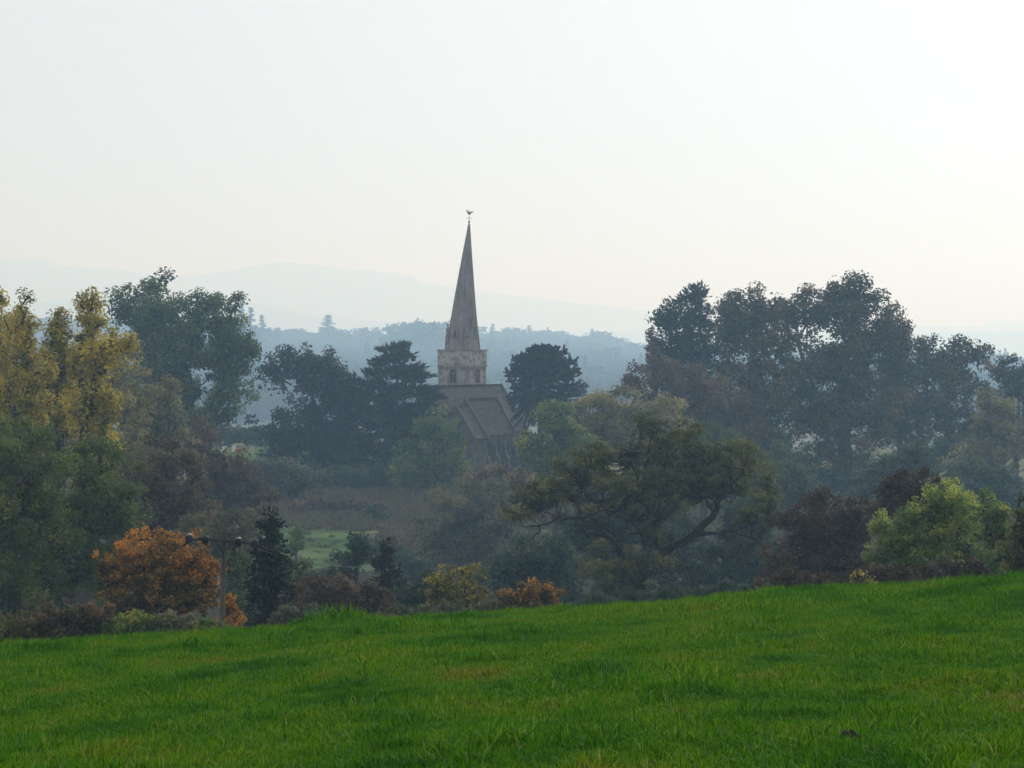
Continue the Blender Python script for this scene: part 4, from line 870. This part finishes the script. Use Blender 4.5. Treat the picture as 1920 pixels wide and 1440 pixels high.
for (nm, lab, x, yt, d, k, wd) in (
    ('conifer', 'tall hazy conifer just right of the large dark domed tree', 452, 566, 2150, 3, 40),
    ('conifer', 'second hazy conifer right of the large dark domed tree, leaning tip', 470, 576, 2180, 3, 40),
    ('conifer', 'small hazy conifer standing apart at the left end of the far wood', 491, 590, 2400, 3, 30),
    ('hazy_tree', 'rounded hazy tree below the thin conifer spire', 505, 602, 2580, 0, 44),
    ('hazy_tree', 'low rounded hazy tree left of the lone far conifer', 560, 606, 2780, 1, 36),
    ('conifer', 'lone broad pointed conifer above the far wood left of the spire', 615, 590, 2630, 3, 54),
    ('hazy_tree', 'rounded hazy tree just right of the lone far conifer', 640, 604, 2680, 2, 34),
    ('hazy_tree', 'hazy tree with a rounded crown left of the tall clump', 686, 601, 2730, 0, 52),
    ('hazy_tree', 'small hazy tree hard against the tall clump', 704, 608, 2680, 1, 36),
    ('hazy_tree', 'leftmost tree of the tall far clump left of the spire', 742, 583, 2350, 0, 62),
    ('hazy_tree', 'second tree of the tall far clump left of the spire', 775, 579, 2360, 1, 66),
    ('hazy_tree', 'third tree of the tall far clump left of the spire', 808, 577, 2190, 2, 66),
    ('hazy_tree', 'tree of the tall far clump touching the spire', 838, 579, 2350, 0, 60),
    ('conifer', 'slim hazy conifer just right of the spire', 924, 607, 2880, 3, 24),
    ('hazy_tree', 'hazy rounded tree near the spire on its right side', 957, 604, 2930, 1, 44),
    ('conifer', 'pointed hazy tree above the monkey puzzle, left one', 992, 610, 2930, 3, 30),
    ('hazy_tree', 'hazy bushy tree above the monkey puzzle', 1022, 609, 2930, 2, 50),
    ('hazy_tree', 'hazy low tree right above the monkey puzzle', 1045, 612, 2930, 0, 50),
    ('conifer', 'small pointed tree left of the taller hazy tree', 1110, 616, 2880, 3, 22),
    ('hazy_tree', 'taller hazy tree standing out on the right of the far wood', 1124, 609, 2830, 2, 44),
    ('hazy_tree', 'hazy rounded tree right of the taller hazy tree', 1150, 620, 2780, 1, 52),
    ('hazy_tree', 'small hazy tree at the right end of the far wood', 1195, 631, 2580, 0, 48),
    ('hazy_tree', 'hazy treetop seen between the right hand oaks', 1732, 625, 2580, 0, 20)):
    far_tree(nm, lab, x, yt, d, k, wd)
# television mast on the far hill
d = 20000; b = px(503, 492, d)
e = empty('radio_mast', b); tag(e, 'very faint tall thin mast on the far hill', 'mast')
MB().lathe((0, 0, -10), (0, 0, 1), [(0, 1.5), (250, 1.5), (340, .9)], 6).build('mast', IRON, e)
mb = MB()
for k in range(3):
    a = k * 2.094
    for h in (120, 230, 320): mb.bar((0, 0, h), (math.cos(a) * h * .5, math.sin(a) * h * .5, -8), .25)
tag(mb.build('stay_wires', IRON, e), kind='stuff')

# ------------------------------------------------------------------ rough vegetation on the valley floor
def tuft(name, seed, n, rad, h, wd, mat, lean=.5, seg=2):
    rng = np.random.default_rng(seed); V = []; F = []; T = []
    a = rng.random(n) * 6.283; r = rad * rng.random(n) ** .5; bx = np.cos(a) * r; by = np.sin(a) * r
    az = rng.random(n) * 6.283; hh = h * (.55 + .65 * rng.random(n)); ln = lean * hh * rng.random(n); la = rng.random(n) * 6.283
    w_ = wd * (.7 + .6 * rng.random(n)); ux, uy = np.cos(az) * w_, np.sin(az) * w_
    def lv(f, wf):
        cx = bx + np.cos(la) * ln * f ** 1.8; cy_ = by + np.sin(la) * ln * f ** 1.8; cz_ = hh * f - .25 * ln * f * f
        return np.stack([cx - ux * wf, cy_ - uy * wf, cz_], -1), np.stack([cx + ux * wf, cy_ + uy * wf, cz_], -1)
    a0, b0 = lv(-.05, .5); a1, b1 = lv(.5, .42); a2, b2 = lv(1, .06)
    V = np.stack([a0, b0, a1, b1, a2, b2], 1).reshape(-1, 3); k = (np.arange(n) * 6)[:, None]
    F = np.concatenate([k + [0, 1, 3, 2], k + [2, 3, 5, 4]], 1).reshape(-1, 4)
    t_ = np.repeat(rng.random(n), 2)
    return mesh_np(name, V, F, mat, attrs={'tint': ('FACE', t_)}, link=False)
m, t, o = newmat('bracken')
at = t.nodes.new('ShaderNodeAttribute'); at.attribute_name = 'tint'; r = ramp(t, [(.060, .080, .038), (.13, .125, .072), (.22, .185, .115)]); t.links.new(at.outputs['Fac'], r.inputs[0])
g_ = t.nodes.new('ShaderNodeBsdfDiffuse'); t.links.new(r.outputs[0], g_.inputs[0]); t.links.new(g_.outputs[0], o.inputs[0])
BR = [tuft('bracken_%s' % c, 50 + i, 70, .9, .75, .085, m, lean=1.0) for i, c in enumerate('ab')]
rng = np.random.default_rng(3); n = 60000; dd = 150 + 320 * rng.random(n); tt = -.17 + .34 * rng.random(n); X = tt * dd
p_ = 960 + FPX * tt; nz_ = fbm(X / 9, dd / 14, 21, 4)
md_ = sstep(345, 360, dd + nz_ * 20) * (1 - sstep(405, 420, dd + nz_ * 60 + (p_ - 590) * .10)) * sstep(490, 520, p_ + nz_ * 60) * (1 - sstep(670, 730, p_ + nz_ * 90 - (405 - dd) * .9))
low_ = md_ > .4; keep = ((md_ < .4) & (fbm(X / 7, dd / 10, 40, 3) > -.12)) | (low_ & (rng.random(n) < .10)); low_ = low_[keep]; X, dd = X[keep], dd[keep]; n = len(X)
tag(scatter('bracken_and_rough_grass', np.stack([X, dd, valley_z(X, dd)], -1), rng.random(n) * 6.28, (.4 + .6 * rng.random(n)) * np.where(low_, .5, 1), rng.integers(0, 2, n), BR), 'brown bracken and rough grass on the valley slope', kind='stuff')

# ------------------------------------------------------------------ grass of the foreground field
m, t, o = newmat('grass_blade')
at = t.nodes.new('ShaderNodeAttribute'); at.attribute_name = 'tint'
r = ramp(t, [(.018, .078, .002), (.050, .175, .003), (.092, .26, .004), (.15, .31, .010), (.33, .33, .15)], [0, .35, .7, .93, .985]); t.links.new(at.outputs['Fac'], r.inputs[0])
geo = t.nodes.new('ShaderNodeNewGeometry')
mp = t.nodes.new('ShaderNodeMapping'); mp.inputs['Scale'].default_value = (1, .38, 1); t.links.new(geo.outputs['Position'], mp.inputs[0])
n1 = t.nodes.new('ShaderNodeTexNoise'); n1.inputs['Scale'].default_value = .8; n1.inputs['Detail'].default_value = 7; n1.inputs['Roughness'].default_value = .62; t.links.new(mp.outputs[0], n1.inputs['Vector'])
r2 = ramp(t, [(.34, .56, .7), (.78, .90, 1.0), (1.15, 1.06, .9), (1.45, 1.10, 1.1), (2.1, .92, 2.2)], [.36, .45, .53, .60, .68]); t.links.new(n1.outputs['Fac'], r2.inputs[0])
mi = t.nodes.new('ShaderNodeMix'); mi.data_type = 'RGBA'; mi.blend_type = 'MULTIPLY'; mi.inputs[0].default_value = 1; t.links.new(r.outputs[0], mi.inputs[6]); t.links.new(r2.outputs[0], mi.inputs[7])
p = t.nodes.new('ShaderNodeBsdfPrincipled'); p.inputs['Roughness'].default_value = .5; p.inputs['Specular IOR Level'].default_value = .03; t.links.new(mi.outputs[2], p.inputs['Base Color'])
tr = t.nodes.new('ShaderNodeBsdfTranslucent'); t.links.new(mi.outputs[2], tr.inputs[0])
ms = t.nodes.new('ShaderNodeMixShader'); ms.inputs[0].default_value = .35; t.links.new(p.outputs[0], ms.inputs[1]); t.links.new(tr.outputs[0], ms.inputs[2]); t.links.new(ms.outputs[0], o.inputs[0])
GP = [tuft('grass_tuft_%s' % c, 90 + i, 64, .17, .052, .0075, m, lean=1.7) for i, c in enumerate('abcdef')] + [tuft('grass_clump_%s' % c, 190 + i, 70, .11, .095, .008, m, lean=1.0) for i, c in enumerate('gh')]
rng = np.random.default_rng(9)
def fanpts(n, y0, y1, half=.17, mar=7.0):
    y = y0 + (y1 - y0) * rng.random(n * 2); w_ = half * y + mar; keep = rng.random(n * 2) < w_ / (half * y1 + mar); y = y[keep][:n]; x = (rng.random(len(y)) * 2 - 1) * (half * y + mar); return x, y
x1, y1 = fanpts(98000, 14, 72); x2, y2 = fanpts(7000, 72, 100); x3, y3 = fanpts(9000, 4, 14, .3, 7)
X = np.concatenate([x1, x2, x3]); Y = np.concatenate([y1, y2, y3])
hn = fbm(X / 1.1, Y / 2.6, 60, 3)
sc_ = (.75 + .5 * rng.random(len(X))) * (1 + 1.6 * np.clip(hn, -.2, .30))
idx = rng.integers(0, 6, len(X)); cl = (rng.random(len(X)) < .05 + .35 * np.clip(hn, 0, 1)); idx[cl] = rng.integers(6, 8, cl.sum())
# taller patch that breaks the crest line left of centre
sc_ = sc_ * (1 + .35 * (fbm(X / .45, Y / 1.5, 71, 2) > .24))
hp = np.exp(-((X + 2.35) / .5) ** 2 - ((Y - 54) / 2.) ** 2); sc_ = sc_ * (1 + 1.3 * hp)
tag(scatter('meadow_grass', np.stack([X, Y, field_z(X, Y)], -1), rng.random(len(X)) * 6.28, sc_, idx, GP), 'lush short green grass covering the foreground slope', kind='stuff')
# dark lumps added to stand for the dark gaps between grass blades
LUMP = noisemat('grass_gap_dark', [(.008, .008, .006), (.022, .018, .013), (.10, .09, .07)], 14, pos=[.3, .6, .8], rough=.8, bump=.8)
rngc = np.random.default_rng(4)
for (x, y, wpx, lab) in ((1592, 1393, 34, 'largest dark lump standing for a gap in the grass at the lower right'), (1630, 1376, 18, 'small dark lump just above right of the largest one'), (1304, 1370, 14, 'small dark lump standing for a gap in the grass right of the centre'), (1640, 1118, 16, 'small dark lump close under the crest on the right'), (380, 1368, 12, 'small dark lump low on the left of the field'), (393, 1322, 11, 'small dark lump in the grass left, above the lower one')):
    a = (x - 960) / FPX; yy = np.linspace(12, 60, 4000); zz = field_z(a * yy, yy); scr = HZ - FPX * zz / yy; j = np.argmin(np.abs(scr - y) + (yy > 56) * 999); d = yy[j]
    r_ = wpx / FPX * d / 2
    e = empty('grass_gap_lump', (a * d, d, zz[j])); tag(e, lab, 'earth clod')
    for nm, cx_, rr in (('gap_lump', 0, 1.), ('crumb', .9, .45)):
        mb = MB(); nn = 10; vs = []; fs = []
        for i in range(7):
            th = math.pi * (i + .3) / 6.6
            for k in range(nn): q = 2 * math.pi * k / nn; rad = r_ * rr * (.75 + .5 * rngc.random()); vs.append((cx_ * r_ * 1.3 + rad * math.sin(th) * math.cos(q), rad * math.sin(th) * math.sin(q), rad * .8 * math.cos(th) + r_ * .55))
        for i in range(6):
            for k in range(nn): fs.append((i * nn + k, i * nn + (k + 1) % nn, i * nn + nn + (k + 1) % nn, i * nn + nn + k))
        mb.add(vs, fs); mb.build(nm, LUMP, e, smooth=True)

print('TRIS in trees', NTRI[0])
